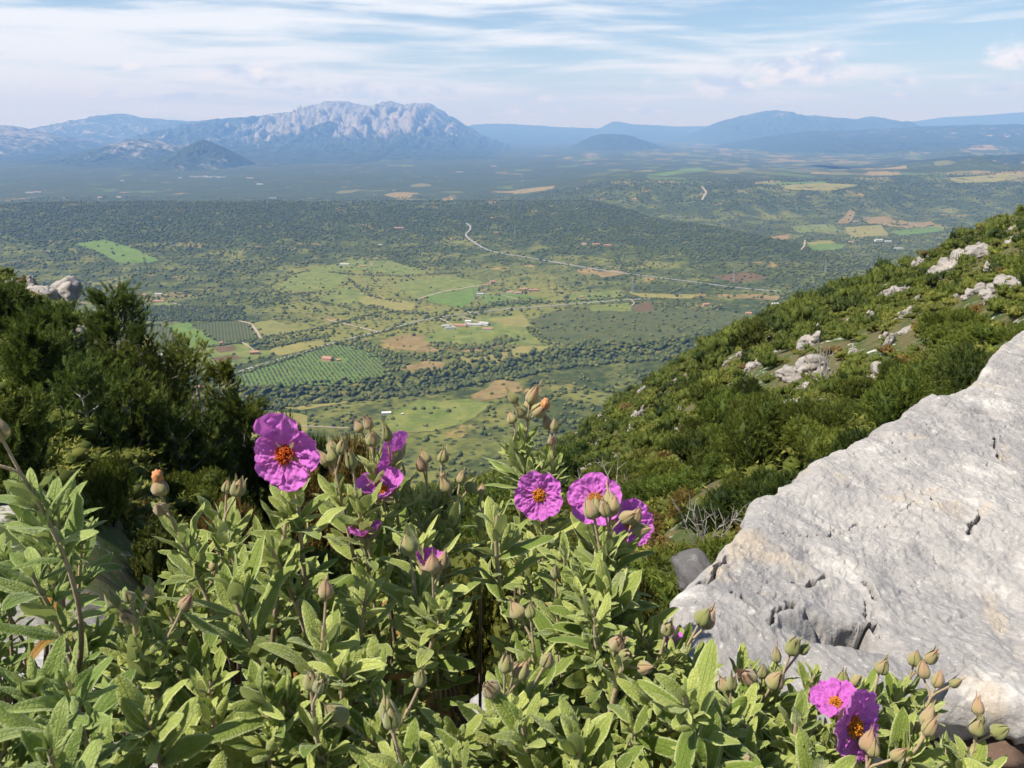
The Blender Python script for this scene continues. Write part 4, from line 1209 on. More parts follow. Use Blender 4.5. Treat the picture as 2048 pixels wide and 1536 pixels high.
for _ in range(46):
    u_, r_ = rng.uniform(.10, .62), rng.uniform(35, 190)
    y_ = r_ / math.sqrt(1 + u_ * u_); x_ = u_ * y_
    a_, b_, c_ = project([x_, y_, near_h(x_, y_)])
    w_ = rng.uniform(.35, 1.1) / c_[0] * FPX
    ROCKS.append((float(a_[0]), float(b_[0]), w_ * 2, w_ * rng.uniform(.6, 1.1), None))
ROCK_XY = []
for i, (px, py, w_, h_, lb) in enumerate(ROCKS):
    q = hit(px, py + h_ * .25, 6, 700, 500, hn)[0]
    d = q[1] / math.cos(PITCH)
    a, b = w_ / FPX * d * .5, h_ / FPX * d * .5
    ROCK_XY.append((q[0], q[1], a))
    outcrop('limestone_outcrop', (q[0], q[1], q[2] + b * .30), a * 1.0, b * 1.25, M_ROCK,
            lb or 'small white limestone outcrop among the bushes of the right hand slope', 'rock', None if lb else 'small outcrops on the scrub slope', seed=i, hf=lambda x, y: near_h(x, y))
for i, (px, py, w_, h_, t_, lb) in enumerate([(98, 594, 115, 62, 40, 'big white crag above the dark junipers at the left'), (40, 572, 60, 40, 42, 'pale rock at the left frame edge behind the big crag'), (166, 664, 30, 42, 34, 'white rock stepping down right of the big crag'), (174, 706, 34, 40, 32, 'lower white rock between the crag and the tall juniper'), (165, 775, 40, 36, 29, 'shaded grey rock low between the junipers'), (392, 792, 34, 42, 33, 'white rock between the two small junipers at the end of the spur'), (372, 780, 20, 24, 34, 'small pale rock left of the white rock at the end of the spur')]):
    q = P(px, py, t_)
    a, b = w_ / FPX * t_ * .5, h_ / FPX * t_ * .5
    zg = float(h_near(np.array([q[0]]), np.array([q[1]]))[0])
    top = q[2] + b; hh = max((top - zg) / 1.6, b)
    outcrop('limestone_crag', (q[0], q[1], top - hh * .9), a * 1.05, hh * 1.0, M_ROCK, lb, 'rock', seed=50 + i, yd=1.0)

# ------------------------------------------------------------------ conifers and scrub near by
def plumes(C, A, Lp, nb, lb, wb, r_, beta=0.6):
    """Feathery sprays: nb thin blades round each axis. C centres, A axes."""
    n = len(C)
    t_ = r_.random((n, nb))
    rnd = r_.normal(0, 1, (n, nb, 3))
    a = A[:, None, :]
    perp = rnd - (rnd * a).sum(-1, keepdims=True) * a
    perp /= np.linalg.norm(perp, axis=-1, keepdims=True) + 1e-9
    be = beta * r_.uniform(.5, 1.3, (n, nb, 1)) * (1.15 - .5 * t_[..., None])
    d = a * np.cos(be) + perp * np.sin(be)
    p = C[:, None, :] + a * (Lp[:, None, None] * (t_[..., None] - .35)) + perp * 0.04 * Lp[:, None, None]
    side = np.cross(d, r_.normal(0, 1, (n, nb, 3))); side /= np.linalg.norm(side, axis=-1, keepdims=True) + 1e-9
    ll = lb * r_.uniform(.6, 1.3, (n, nb, 1)) * (Lp / Lp.mean())[:, None, None]
    ww = wb * r_.uniform(.7, 1.3, (n, nb, 1))
    V = np.stack([p - side * ww, p + side * ww, p + d * ll], 2).reshape(-1, 3)
    F = np.arange(len(V)).reshape(-1, 3)
    tone = np.repeat(np.clip(r_.normal(.45, .22, n)[:, None] + r_.normal(0, .12, (n, nb)), 0, 0.89).ravel(), 3)
    return V, F, tone

def tubes(paths, radii, n=6):
    """Round stems along point lists."""
    ps = []
    for pth, rad in zip(paths, radii):
        pth = np.asarray(pth, float); rad = np.broadcast_to(rad, len(pth)).astype(float)
        tg = np.gradient(pth, axis=0); tg /= np.linalg.norm(tg, axis=1)[:, None] + 1e-12
        ref = np.array([0.31, 0.87, 0.12]); u = np.cross(tg, ref); u /= np.linalg.norm(u, axis=1)[:, None] + 1e-12
        v = np.cross(tg, u)
        a = np.linspace(0, 2 * math.pi, n, endpoint=False)
        V = pth[:, None, :] + rad[:, None, None] * (np.cos(a)[None, :, None] * u[:, None, :] + np.sin(a)[None, :, None] * v[:, None, :])
        ps.append((V.reshape(-1, 3), grid_faces(len(pth), n, wrap=True)))
    V, F = join(ps)
    return V, F

def conifer(seed, H, Rr, n_pl=420, nb=44, lb=.20, wb=.011, base=.12, lean=0.0, flat=0.0, gaps=0.25):
    """Juniper / young pine: limbs that sweep up, each ending in feathery sprays."""
    r_ = np.random.default_rng(seed)
    paths, rads = [], []
    tz = np.linspace(0, H * .93, 9)
    off = np.cumsum(r_.normal(0, .018 * H, (9, 2)), axis=0); off[0] = 0
    trunk = np.column_stack([off[:, 0] + lean * tz, off[:, 1], tz])
    paths.append(trunk); rads.append(np.linspace(.030 * H ** .8 * 1.3, .008, 9))
    C, A, G = [], [], []
    nl = int(15 + H * 3.2)
    zs = np.sort(r_.uniform(base, .96, nl))
    for i, zf in enumerate(zs):
        prof = math.sqrt(max(1 - ((zf - .45) / .56) ** 2, 0.0)) if zf > .45 else .85 + .15 * zf / .45
        prof = max(prof, .22) if not flat else max(min(1, .35 + zf), .3)
        ln = Rr * prof * r_.uniform(.6, 1.2)
        ang = i * 2.4 + r_.uniform(-.5, .5)
        p0 = np.array([np.interp(zf * H, tz, trunk[:, k]) for k in range(3)])
        e = np.array([math.cos(ang), math.sin(ang), 0])
        up = r_.uniform(.35, .95) * ln
        pts = np.array([p0, p0 + e * ln * .45 + [0, 0, up * .25], p0 + e * ln * .8 + [0, 0, up * .62], p0 + e * ln + [0, 0, up]])
        paths.append(pts); rads.append(np.array([.012, .009, .006, .003]) * H ** .6)
        if r_.random() < gaps * .35: continue                       # a bare limb
        m = max(3, int(n_pl / nl * r_.uniform(.5, 1.5)))
        s = r_.uniform(.45, 1.08, m)
        c = np.stack([np.interp(s, (0, .45, .8, 1.05), pts[:, k]) for k in range(3)], -1) + r_.normal(0, .13 * ln + .07, (m, 3)) * [1, 1, 1.1]
        a = e * .55 + np.array([0, 0, .9]) + r_.normal(0, .42, (m, 3))
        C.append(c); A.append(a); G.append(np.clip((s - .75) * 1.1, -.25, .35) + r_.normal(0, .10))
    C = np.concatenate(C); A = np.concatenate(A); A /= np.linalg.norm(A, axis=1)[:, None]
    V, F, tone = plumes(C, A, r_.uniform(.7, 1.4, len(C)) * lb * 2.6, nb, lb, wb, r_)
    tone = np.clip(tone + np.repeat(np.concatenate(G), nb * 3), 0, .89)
    tv, tf = tubes(paths, rads)
    return (V, F, tone), (tv, tf)

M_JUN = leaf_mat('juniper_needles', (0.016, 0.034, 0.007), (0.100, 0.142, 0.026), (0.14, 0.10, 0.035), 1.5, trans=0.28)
M_PINE = leaf_mat('pine_needles', (0.050, 0.080, 0.012), (0.185, 0.225, 0.036), (0.19, 0.14, 0.045), 1.2, trans=0.3)
M_SCRUB = leaf_mat('scrub_leaves', (0.060, 0.082, 0.014), (0.210, 0.225, 0.044), (0.20, 0.15, 0.05), 2.0, trans=0.26)
M_OCHRE_LEAF = leaf_mat('ochre_leaves', (0.075, 0.060, 0.014), (0.235, 0.165, 0.038), (0.22, 0.19, 0.06), 2.0, trans=0.2)
M_GREYTWIG = simple_mat('grey_dead_wood', (0.20, 0.18, 0.16), (0.36, 0.34, 0.31), 6)

def near_h(x, y): return float(h_near(np.array([float(x)]), np.array([float(y)]))[0])
LEFT = [  # px, top py, depth, crown width px, mat, label
    (5, 548, 25, 95, M_JUN, 'tall dark juniper at the left frame edge in front of the pale rock'),
    (118, 632, 21, 100, M_JUN, 'broad dark juniper directly below the big white crag'),
    (218, 592, 26, 130, M_JUN, 'tallest pointed juniper right of the white crag'),
    (284, 665, 24, 95, M_JUN, 'bushy juniper leaning out right of the tallest one'),
    (48, 668, 17, 105, M_JUN, 'near dark juniper at the left, hiding the foot of the others'),
    (160, 745, 15, 120, M_JUN, 'near juniper with bare grey stems below the tallest one'),
    (245, 752, 18, 120, M_JUN, 'middle juniper with dead twigs in front of the tallest one'),
    (350, 712, 26, 135, M_PINE, 'flat topped light juniper at the right end of the left hand group'),
    (424, 730, 29, 75, M_PINE, 'slim open juniper standing beside the white rock at the end of the spur'),
    (470, 790, 27, 125, M_PINE, 'low rounded juniper, last on the right of the spur'),
    (330, 800, 19, 120, M_JUN, 'dark juniper with pale bare limbs before the flat topped one'),
    (405, 830, 20, 110, M_JUN, 'dense dark juniper in front of the slim open one'),
    (20, 830, 11, 130, M_JUN, 'shaded juniper bush close behind the rockrose at the far left'),
]
for i, (px, py, t_, wpx, mat, lb) in enumerate(LEFT):
    top = P(px, py, t_)
    zg = near_h(top[0], top[1])
    Hh = max(top[2] - zg, 1.5)
    Rr = wpx / FPX * t_ * .5
    (V, F, tone), (tv, tf) = conifer(40 + i, Hh, Rr, n_pl=int(560 + 165 * Hh * Rr), nb=46, lb=.062 + .0014 * t_, wb=.0055 + .00016 * t_, base=.05, flat=1.0 if i == 7 else 0.0, gaps=.35 if i in (5, 6, 8, 10) else .15)
    o = empty('juniper_tree', (top[0], top[1], zg))
    tag(o, lb, 'tree')
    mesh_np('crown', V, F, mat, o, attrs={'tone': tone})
    mesh_np('trunk', tv, tf, M_GREYTWIG if i in (5, 6, 8, 10) else M_BARK, o)

# ---- bushes: unit prototypes by kind
def bush_proto(seed, kind, n_pl, nb, lb, wb, core=True, cb=None):
    r_ = np.random.default_rng(seed)
    C, A = [], []
    nl = {'pine': 9, 'juniper': 7, 'lentisk': 8, 'ochre': 7}[kind]
    lobes = []
    for k in range(nl):
        a = r_.uniform(0, 6.283); q = math.sqrt(r_.random()) * .62
        hgt = r_.uniform(.45, 1.0) if kind in ('pine', 'juniper') else r_.uniform(.35, .75)
        lobes.append((np.array([math.cos(a) * q, math.sin(a) * q, hgt * (1.1 - .5 * q)]), r_.uniform(.3, .52)))
    for c, rad in lobes:
        m = int(n_pl / nl)
        d = r_.normal(0, 1, (m, 3)); d /= np.linalg.norm(d, axis=1)[:, None]
        d[:, 2] = np.abs(d[:, 2]) * .9 - .25
        rr = rad * r_.uniform(.55, 1.08, (m, 1))
        C.append(c + d * rr); A.append(d * .8 + np.array([0, 0, .50 if kind in ('pine', 'juniper') else .15]) + r_.normal(0, .3, (m, 3)))
    C = np.concatenate(C); A = np.concatenate(A); A /= np.linalg.norm(A, axis=1)[:, None]
    V, F, tone = plumes(C, A, r_.uniform(.7, 1.4, len(C)) * lb * 1.5, nb, lb, wb, r_, .6 if kind in ('pine', 'juniper') else 1.1)
    parts = [(V, F)]
    tones = [tone]
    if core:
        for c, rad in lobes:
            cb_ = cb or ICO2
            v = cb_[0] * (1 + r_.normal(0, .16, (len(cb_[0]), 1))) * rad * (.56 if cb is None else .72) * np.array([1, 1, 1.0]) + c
            parts.append((v, cb_[1])); tones.append(np.full(len(v), .05) + r_.random(len(v)) * .15)  # low tone paints the dark inside of the bush into the core
    V, F = join(parts)
    st = [np.array([(0, 0, -.1), c * [.4, .4, .4], c]) for c, _ in lobes]
    tv, tf = tubes(st, [np.array([.05, .035, .012])] * len(st), 5)
    return V, F, np.concatenate(tones), tv, tf
KMAT = {'pine': M_PINE, 'juniper': M_JUN, 'lentisk': M_SCRUB, 'ochre': M_OCHRE_LEAF}
PB = {}
for kd in KMAT:
    for lod, (n_pl, nb, lb, wb) in enumerate([(1300, 24, .076, .0078), (520, 16, .10, .0150), (2700, 22, .046, .0052)]):
        for s_ in range(3):
            V, F, tone, tv, tf = bush_proto(500 + 10 * s_ + lod + len(kd), kd, n_pl, nb, lb if kd != 'lentisk' else lb * .55, wb if kd != 'lentisk' else wb * 1.8)
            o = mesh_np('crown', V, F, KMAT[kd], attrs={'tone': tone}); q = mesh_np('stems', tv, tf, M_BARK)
            PB[kd, lod, s_] = (o.data, q.data)
            bpy.data.objects.remove(o); bpy.data.objects.remove(q)
BL = {'pine': ('pine_bush', 'feathery mid green young pine on the limestone slope at the right', 'tree', 'young pines on the right slope'),
      'juniper': ('juniper_bush', 'dark green juniper bush on the limestone slope at the right', 'bush', 'juniper bushes on the right slope'),
      'lentisk': ('lentisk_bush', 'low rounded green bush on the limestone slope at the right', 'bush', 'round bushes on the right slope'),
      'ochre': ('ochre_bush', 'ochre brown bush standing out among the green scrub of the right slope', 'bush', 'ochre bushes on the right slope')}
def place_bush(kd, lod, s_, p, rad, hs, label=None, group=None, rz=None):
    nm, lb, cat, grp = BL[kd]
    e = empty(nm, p, rng.uniform(0, 6.28) if rz is None else rz)
    e.scale = (rad * rng.uniform(.85, 1.2), rad * rng.uniform(.85, 1.2), rad * hs)
    tag(e, label or lb, cat, None if label else (group or grp))
    dc, dt = PB[kd, lod, s_ % 3]
    for n_, d in (('crown', dc), ('stems', dt)):
        c = bpy.data.objects.new(n_, d); COL.objects.link(c); c.parent = e
    return e

# right slope and gully: scattered scrub
cand = []
NS = 30000
rr = 9 + 480 * rng.random(NS) ** 1.25
uu = rng.uniform(-.45, .80, NS)
yy = rr / np.sqrt(1 + uu ** 2); xx = uu * yy
zz = h_near(xx, yy)
ok = zz > h_valley(xx, yy) + 3
den = 0.62 + 0.75 * fbm(xx / 14, yy / 14, 3, 81)
ok &= rng.random(NS) < np.clip(den * np.clip(rr / 60, .35, 1.6), .05, 1)
ok &= ~((uu < -.22) & (rr < 40) & (rng.random(NS) < .6))
xx, yy, zz = xx[ok], yy[ok], zz[ok]
sx, sy, dep = project(np.column_stack([xx, yy, zz]))
infr = (sx > -60) & (sx < 2120) & (sy > 380) & (sy < 1500)
xx, yy, zz, dep, sx, sy = (a[infr] for a in (xx, yy, zz, dep, sx, sy))
# thin out so that crowns only lightly overlap; leave the outcrops bare
order = np.argsort(dep)
kept, cells = [], {}
for i in order:
    d = dep[i]
    rad = rng.uniform(.75, 1.55) * (1.25 if d > 60 else 1.0) * (1.3 if d > 150 else 1.0)
    cx, cy = int(xx[i] // 3), int(yy[i] // 3)
    bad = False
    for a in (-1, 0, 1):
        for b in (-1, 0, 1):
            for (qx, qy, qr) in cells.get((cx + a, cy + b), ()):
                if (xx[i] - qx) ** 2 + (yy[i] - qy) ** 2 < ((rad + qr) * .62) ** 2: bad = True; break
    if bad: continue
    if any((xx[i] - q[0]) ** 2 + (yy[i] - q[1]) ** 2 < (q[2] * 1.0 + rad * .35) ** 2 for q in ROCK_XY): continue
    # keep the view of each outcrop free
    pxr = rad / d * FPX
    if any(abs(sx[i] - R_[0]) < R_[2] * .45 + pxr * .6 and -R_[3] * .2 < sy[i] - R_[1] < R_[3] * .5 + pxr * 1.7 for R_ in ROCKS[:44]):
        if rng.random() < .15: continue
        rad *= .55
    cells.setdefault((cx, cy), []).append((xx[i], yy[i], rad))
    kept.append((xx[i], yy[i], zz[i], rad, d))
kept = np.array(kept)
app = kept[:, 3] / kept[:, 4]
order = np.argsort(-app)
knoise = fbm(kept[:, 0] / 9, kept[:, 1] / 9, 3, 91)
def kind_of(i):
    q = knoise[i] + rng.normal(0, .25)
    if q > .72: return 'ochre'
    if q > .18: return 'lentisk'
    return 'pine' if q > -.35 else 'juniper'
LOWLOD = {kd: [bush_proto(800 + s_ + len(kd), kd, 40, 7, .20, .045, True, ICO1)[:3] for s_ in range(2)] for kd in ('lentisk', 'pine', 'ochre')}
# low cushions fill the ground between the bushes
fx = []
for _ in range(3600):
    u_ = rng.uniform(-.30, .72); r_ = 9 + 190 * rng.random() ** 1.1
    y_ = r_ / math.sqrt(1 + u_ * u_); x_ = u_ * y_
    fx.append((x_, y_))
for _ in range(1300):
    u_ = rng.uniform(-1.0, -.28); r_ = 13 + 55 * rng.random() ** 1.3
    y_ = r_ / math.sqrt(1 + u_ * u_); fx.append((u_ * y_, y_))
fx = np.array(fx); fz = h_near(fx[:, 0], fx[:, 1])
LOW = [(x, y, z, rng.uniform(.30, .70) * (1 + .004 * y)) for (x, y), z in zip(fx, fz) if not any((x - q[0]) ** 2 + (y - q[1]) ** 2 < (q[2] * .8) ** 2 for q in ROCK_XY)]
far_parts, far_t = {k: [] for k in KMAT}, {k: [] for k in KMAT}
N_OWN = 285
cnt = 0
FARLOD = {}
for kd in KMAT:
    FARLOD[kd] = [bush_proto(700 + s_ + len(kd), kd, 80, 6, .17 if kd != 'lentisk' else .13, .042, True, ICO1)[:3] for s_ in range(2)]
for rank, i in enumerate(order):
    x, y, z, rad, d = kept[i]
    kd = kind_of(i)
    hs = rng.uniform(.75, 1.35) * (1.2 if kd in ('pine', 'juniper') else .75)
    if rank < N_OWN:
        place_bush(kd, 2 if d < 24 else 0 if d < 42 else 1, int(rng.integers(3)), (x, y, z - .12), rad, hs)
    else:
        V, F, tone = FARLOD[kd][int(rng.integers(2))]
        a = rng.uniform(0, 6.28); ca, sa = math.cos(a), math.sin(a)
        v = np.column_stack([V[:, 0] * ca - V[:, 1] * sa, V[:, 0] * sa + V[:, 1] * ca, V[:, 2] * hs]) * rad + [x, y, z - .1]
        far_parts[kd].append((v, F)); far_t[kd].append(np.clip(tone + rng.normal(0, .1), 0, .89))
for x, y, z, rad in LOW:
    kd = ('lentisk', 'pine', 'lentisk', 'ochre')[int(rng.choice(4, p=(.46, .33, .17, .04)))]
    V, F, tone = LOWLOD[kd][int(rng.integers(2))]
    F = F[0] if isinstance(F, list) else F
    a = rng.uniform(0, 6.28); ca, sa = math.cos(a), math.sin(a)
    v = np.column_stack([V[:, 0] * ca - V[:, 1] * sa, V[:, 0] * sa + V[:, 1] * ca, V[:, 2] * .75]) * rad + [x, y, z - .08]
    far_parts[kd].append((v, F)); far_t[kd].append(np.clip(tone + rng.normal(.05, .12), 0, .89))
Vs, Fs, Ts, Mi, n = [], [], [], [], 0
for mi, kd in enumerate(KMAT):
    if not far_parts[kd]: continue
    V, F = join(far_parts[kd])
    Vs.append(V); Fs.append(F[0] + n); n += len(V); Ts.append(np.concatenate(far_t[kd])); Mi.append(np.full(len(F[0]), mi))
o = mesh_np('scrub', np.concatenate(Vs), np.concatenate(Fs), list(KMAT.values()), attrs={'tone': np.concatenate(Ts)}, matidx=np.concatenate(Mi))
tag(o, 'dense green scrub covering the far part of the limestone slope', 'scrub', kind='stuff')
print('slope plants', len(kept), len(LOW), 'tris', sum(len(f) for f in Fs))

# dead grey shrubs on the slope
def dead_shrub(px, py, t_, h_, seed, label):
    r_ = np.random.default_rng(seed)
    q = P(px, py, t_); zg = near_h(q[0], q[1])
    paths, rads = [], []
    for k in range(9):
        a = r_.uniform(0, 6.28); sp = r_.uniform(.15, .55)
        p = np.array([[0, 0, 0], [math.cos(a) * sp * .3, math.sin(a) * sp * .3, .4], [math.cos(a) * sp * .7, math.sin(a) * sp * .7, .75], [math.cos(a) * sp, math.sin(a) * sp, 1.0]]) * h_ * r_.uniform(.7, 1.1)
        p[1:] += r_.normal(0, .03 * h_, (3, 3)); paths.append(p); rads.append(np.array([.016, .011, .007, .003]) * h_)
        for j in range(6):
            f = r_.uniform(.4, .98); o_ = np.array([np.interp(f * 3, range(4), p[:, c]) for c in range(3)])
            d = np.array([math.cos(a), math.sin(a), 0]) * r_.uniform(-.2, .5) + r_.normal(0, .35, 3) + [0, 0, .7]
            paths.append(np.array([o_, o_ + d * .14 * h_, o_ + d * .22 * h_ + r_.normal(0, .03 * h_, 3)])); rads.append(np.array([.006, .004, .002]) * h_)
    v, f = tubes(paths, rads, 4)
    o = mesh_np('dead_shrub', v, f, M_GREYTWIG)
    o.location = (q[0], q[1], zg)
    tag(o, label, 'shrub')
for i, (px, py, t_, h_, lb) in enumerate([(1180, 905, 22, 1.9, 'bare grey shrub just right of the upright rockrose sprig'), (1245, 900, 24, 1.8, 'bare grey shrub standing by the small rocks behind the flowers'), (1215, 945, 16, 1.5, 'low dead shrub above the flower cluster at centre right'), (1420, 990, 13, 1.3, 'dead twiggy shrub near the left shoulder of the slab'), (1640, 800, 34, 2.0, 'dead grey shrub among pines below the ragged outcrop'), (430, 930, 12, 1.3, 'bare grey twigs between the junipers and the large flower'), (1330, 1010, 11, 1.1, 'dry twigs right of the flower cluster')]):
    dead_shrub(px, py, t_, h_, 40 + i, lb)

# single bushes that stand out
for kd, px, py, t_, wpx, lod, lb in [
        ('ochre', 405, 900, 13, 150, 2, 'brown green leafy bush between the junipers and the large flower'), ('lentisk', 330, 940, 11, 110, 0, 'low dark leafy bush behind the pair of buds at the left'), ('pine', 200, 880, 12, 120, 0, 'feathery green bush with bare stems under the left junipers'),
        ('juniper', 110, 905, 9, 130, 0, 'dark shaded bush right behind the rockrose leaves at the left'), ('lentisk', 470, 905, 16, 90, 0, 'small leafy bush just left of the large flower'), ('ochre', 675, 800, 24, 52, 0, 'olive brown bush top showing above the buds right of the large flower'),
        ('juniper', 592, 792, 27, 50, 0, 'dark bush top showing behind the large flower'), ('lentisk', 870, 905, 5.0, 120, 2, 'small leaved green brown bush behind the buds in the middle'), ('lentisk', 930, 925, 4.4, 90, 2, 'small leaved bush under the upright sprig'),
        ('lentisk', 1290, 1040, 4.0, 150, 2, 'small leaved dark green bush between the rockrose and the pale slab'), ('ochre', 1385, 940, 17, 120, 2, 'ochre topped bush above the left shoulder of the pale slab'), ('ochre', 1480, 655, 150, 60, 1, 'ochre bush on the skyline in the middle of the right slope')]:
    top = P(px, py, t_)
    zg = near_h(top[0], top[1])
    rad = wpx / FPX * t_ * .5
    e = place_bush(kd, lod, int(rng.integers(3)), (top[0], top[1], zg - .05), rad, 1, lb)
    hgt = (top[2] - zg) / 1.35
    rad = max(rad, .36 * hgt)
    e.scale = (rad, rad, max(hgt, rad * .6))
# grey boulder behind the slab, its shade painted into the dark tint
q = P(1392, 1122, 2.6)
boulder('grey_boulder', (q[0] + .02, q[1], q[2] - .07), (.075, .12, .085), .4, M_ROCKD, 'grey shaded boulder behind the lower left edge of the pale slab', k=3)
# ------------------------------------------------------------------ the pale slab in the foreground
def build_slab():
    A, B, Cc = P(1345, 1215, 1.02), P(2048, 1340, 0.98), P(2048, 700, 2.15)
    n = np.cross(B - A, Cc - A); n /= np.linalg.norm(n)
    if n[1] > 0: n = -n
    u = B - A; u /= np.linalg.norm(u); v = np.cross(n, u)
    if v[2] < 0: v = -v
    def on_plane(px, py):
        x, Y, Z = dirs(px, py); d = np.stack([x, Y, Z], -1)
        t_ = (A @ n) / (d @ n)
        q = d * t_[..., None] - A
        return np.stack([q @ u, q @ v], -1)
    out = [(1338, 1225), (1358, 1180), (1400, 1128), (1452, 1083), (1486, 1040), (1497, 1012), (1512, 982), (1560, 952), (1612, 922), (1690, 878), (1745, 846), (1800, 815), (1846, 792), (1858, 784), (1866, 795), (1900, 780), (1945, 750), (1968, 727), (1990, 695), (2025, 672), (2060, 645), (2150, 575), (2300, 560), (2500, 640), (2600, 900), (2560, 1250), (2350, 1460), (2048, 1402), (1960, 1384), (1890, 1362), (1845, 1368), (1790, 1430), (1690, 1470), (1560, 1470), (1430, 1420), (1350, 1330), (1325, 1270)]
    L = []
    o_ = np.array(out, float)
    for a, b in zip(o_, np.roll(o_, -1, 0)):
        m = max(2, int(np.hypot(*(b - a)) / 4))
        for k in range(m): L.append(a + (b - a) * k / m)
    O = on_plane(*np.array(L).T)
    cen = on_plane(np.array([2290.]), np.array([1080.]))[0]
    # even angular spacing round the centre is not needed: walk the outline
    na = 1250
    seg = np.concatenate([[0], np.cumsum(np.hypot(*(np.diff(np.vstack([O, O[:1]]), axis=0).T)))])
    O2 = np.vstack([O, O[:1]])
    wgt = np.concatenate([[0], np.cumsum(np.diff(seg) * np.where(np.append(np.array(L)[1:, 0], L[0][0]) < 2120, 4.5, 1.0))])
    s = np.interp(np.linspace(0, wgt[-1], na, endpoint=False), wgt, seg)
    E = np.stack([np.interp(s, seg, O2[:, k]) for k in (0, 1)], -1)
    f = np.concatenate([np.linspace(0, 1, 430) ** .60])
    G = cen + (E - cen)[None] * f[:, None, None]                  # rings, angle, 2
    edge = (np.linalg.norm(E - cen, axis=1)[None] * (1 - f[:, None]))   # distance to the rim along the ray
    X, Y = G[..., 0], G[..., 1]
    # relief
    h = 0.016 * fbm(X * 1.9, Y * 1.9, 3, 101) + 0.0048 * fbm(X * 7, Y * 7, 4, 103) + 0.0028 * fbm(X * 26, Y * 26, 4, 105) + 0.0012 * fbm(X * 90, Y * 90, 3, 107)
    h += 0.020 * (ridged(X * 1.7 + 4, Y * 2.3, 2, 141) - .7) + 0.007 * (ridged(X * 5.5 + Y * 3, Y * 6.5, 2, 143) - .7)      # planes that meet in blunt creases
    strata = ridged(X * 3 + Y * 5, Y * 14 - X * 4, 4, 111)
    h += 0.004 * (strata - .6)
    step = fbm(X * 5 + 3, Y * 5, 4, 113)
    h += 0.006 * (np.floor(step * 4) / 4 - step) * .9
    # pits and small craters
    pit = ridged(X * 11, Y * 11, 3, 117)
    h -= 0.004 * sstep(pit, .84, .97)
    for line, wdt, dep in [([(1596, 1152), (1618, 1158), (1640, 1143), (1664, 1134)], .010, .040), ([(1490, 1203), (1520, 1216), (1545, 1222), (1575, 1212), (1598, 1192)], .009, .034), ([(1545, 1222), (1540, 1240), (1535, 1252)], .006, .022), ([(1738, 1150), (1748, 1168), (1756, 1188)], .008, .035), ([(1612, 1222), (1635, 1228), (1652, 1238)], .008, .024), ([(1452, 1108), (1440, 1130), (1425, 1150), (1408, 1165)], .008, .012), ([(1600, 1105), (1630, 1115)], .005, .012), ([(1960, 1030), (1950, 1045), (1942, 1060)], .007, .022), ([(1992, 868), (1990, 900), (1996, 915)], .006, .02), ([(1462, 1190), (1470, 1186), (1480, 1183)], .006, .018), ([(1700, 1052), (1690, 1046), (1672, 1040)], .004, .010), ([(1740, 1190), (1740, 1240), (1752, 1290)], .004, .010), ([(1850, 980), (1880, 1010), (1905, 1025)], .003, .008), ([(1560, 1055), (1640, 1060), (1720, 1030), (1800, 1040)], .003, .006)]:
        W = on_plane(*np.array(line, float).T)
        d = seg_dist(X + .006 * fbm(X * 40, Y * 40, 3, 119), Y + .006 * fbm(X * 40, Y * 40, 3, 121), [tuple(q) for q in W])
        # sharp lip above, gentle run-out below
        h -= dep * 1.35 * np.exp(-(d / (wdt * .48)) ** 4)
        W2 = W - np.array([0, wdt * 1.5])
        d2 = seg_dist(X, Y, [tuple(q) for q in W2])
        h += dep * .20 * np.exp(-(d2 / (wdt * 1.4)) ** 2)
    for (px, py, rx, ry, dep) in [(1970, 826, .018, .010, .02), (1998, 896, .012, .012, .018), (1968, 826, .03, .012, .012), (1690, 1262, .05, .022, .05)]:
        c = on_plane(np.array([float(px)]), np.array([float(py)]))[0]
        h -= dep * np.exp(-(((X - c[0]) / rx) ** 2 + ((Y - c[1]) / ry) ** 2) ** 1.5)
    # the broken hollow low in the face: an upper lip that overhangs, a floor that steps out
    hol = on_plane(*np.array([(1668, 1248), (1690, 1236), (1725, 1240), (1768, 1238), (1764, 1262), (1742, 1284), (1700, 1288), (1672, 1282)], float).T)
    ins = pip(X + .004 * fbm(X * 50, Y * 50, 3, 131), Y + .004 * fbm(X * 50, Y * 50, 3, 133), hol)
    dh = seg_dist(X, Y, [tuple(q) for q in np.vstack([hol, hol[:1]])])
    ramp = np.clip((Y - hol[:, 1].min()) / np.ptp(hol[:, 1]), 0, 1)
    h = np.where(ins, h - (.02 + .13 * ramp) * sstep(dh + .007 * fbm(X * 60, Y * 60, 3, 151), .002, .014), h) - np.where(ins, .006 * fbm(X * 34, Y * 34, 4, 153), 0)
    # rounded, slightly chipped rim
    Rm = 0.040 + 0.022 * fbm(X * 4, Y * 4, 3, 123)
    q = np.clip(1 - edge / np.maximum(Rm, .03), 0, 1)
    h = h - Rm * .55 * (1 - np.sqrt(np.maximum(1 - q ** 2, 0)))
    # ragged chips along the silhouette
    chip = 0.010 * fbm(s[None] * 9 + 0 * X, 0 * X + 2, 5, 127) * np.exp(-edge / .05)
    dirr = (E - cen) / np.linalg.norm(E - cen, axis=1)[:, None]
    X = X + dirr[None, :, 0] * chip; Y = Y + dirr[None, :, 1] * chip
    Y = Y + np.where(ins, .030 * ramp * sstep(dh, 0, .014), 0)      # the lip overhangs
    V = A + X[..., None] * u + Y[..., None] * v + h[..., None] * n
    # the sides go down into the slope behind and hollow in below
    lastX, lastY, lasth = X[-1], Y[-1], h[-1]
    rings = [V]
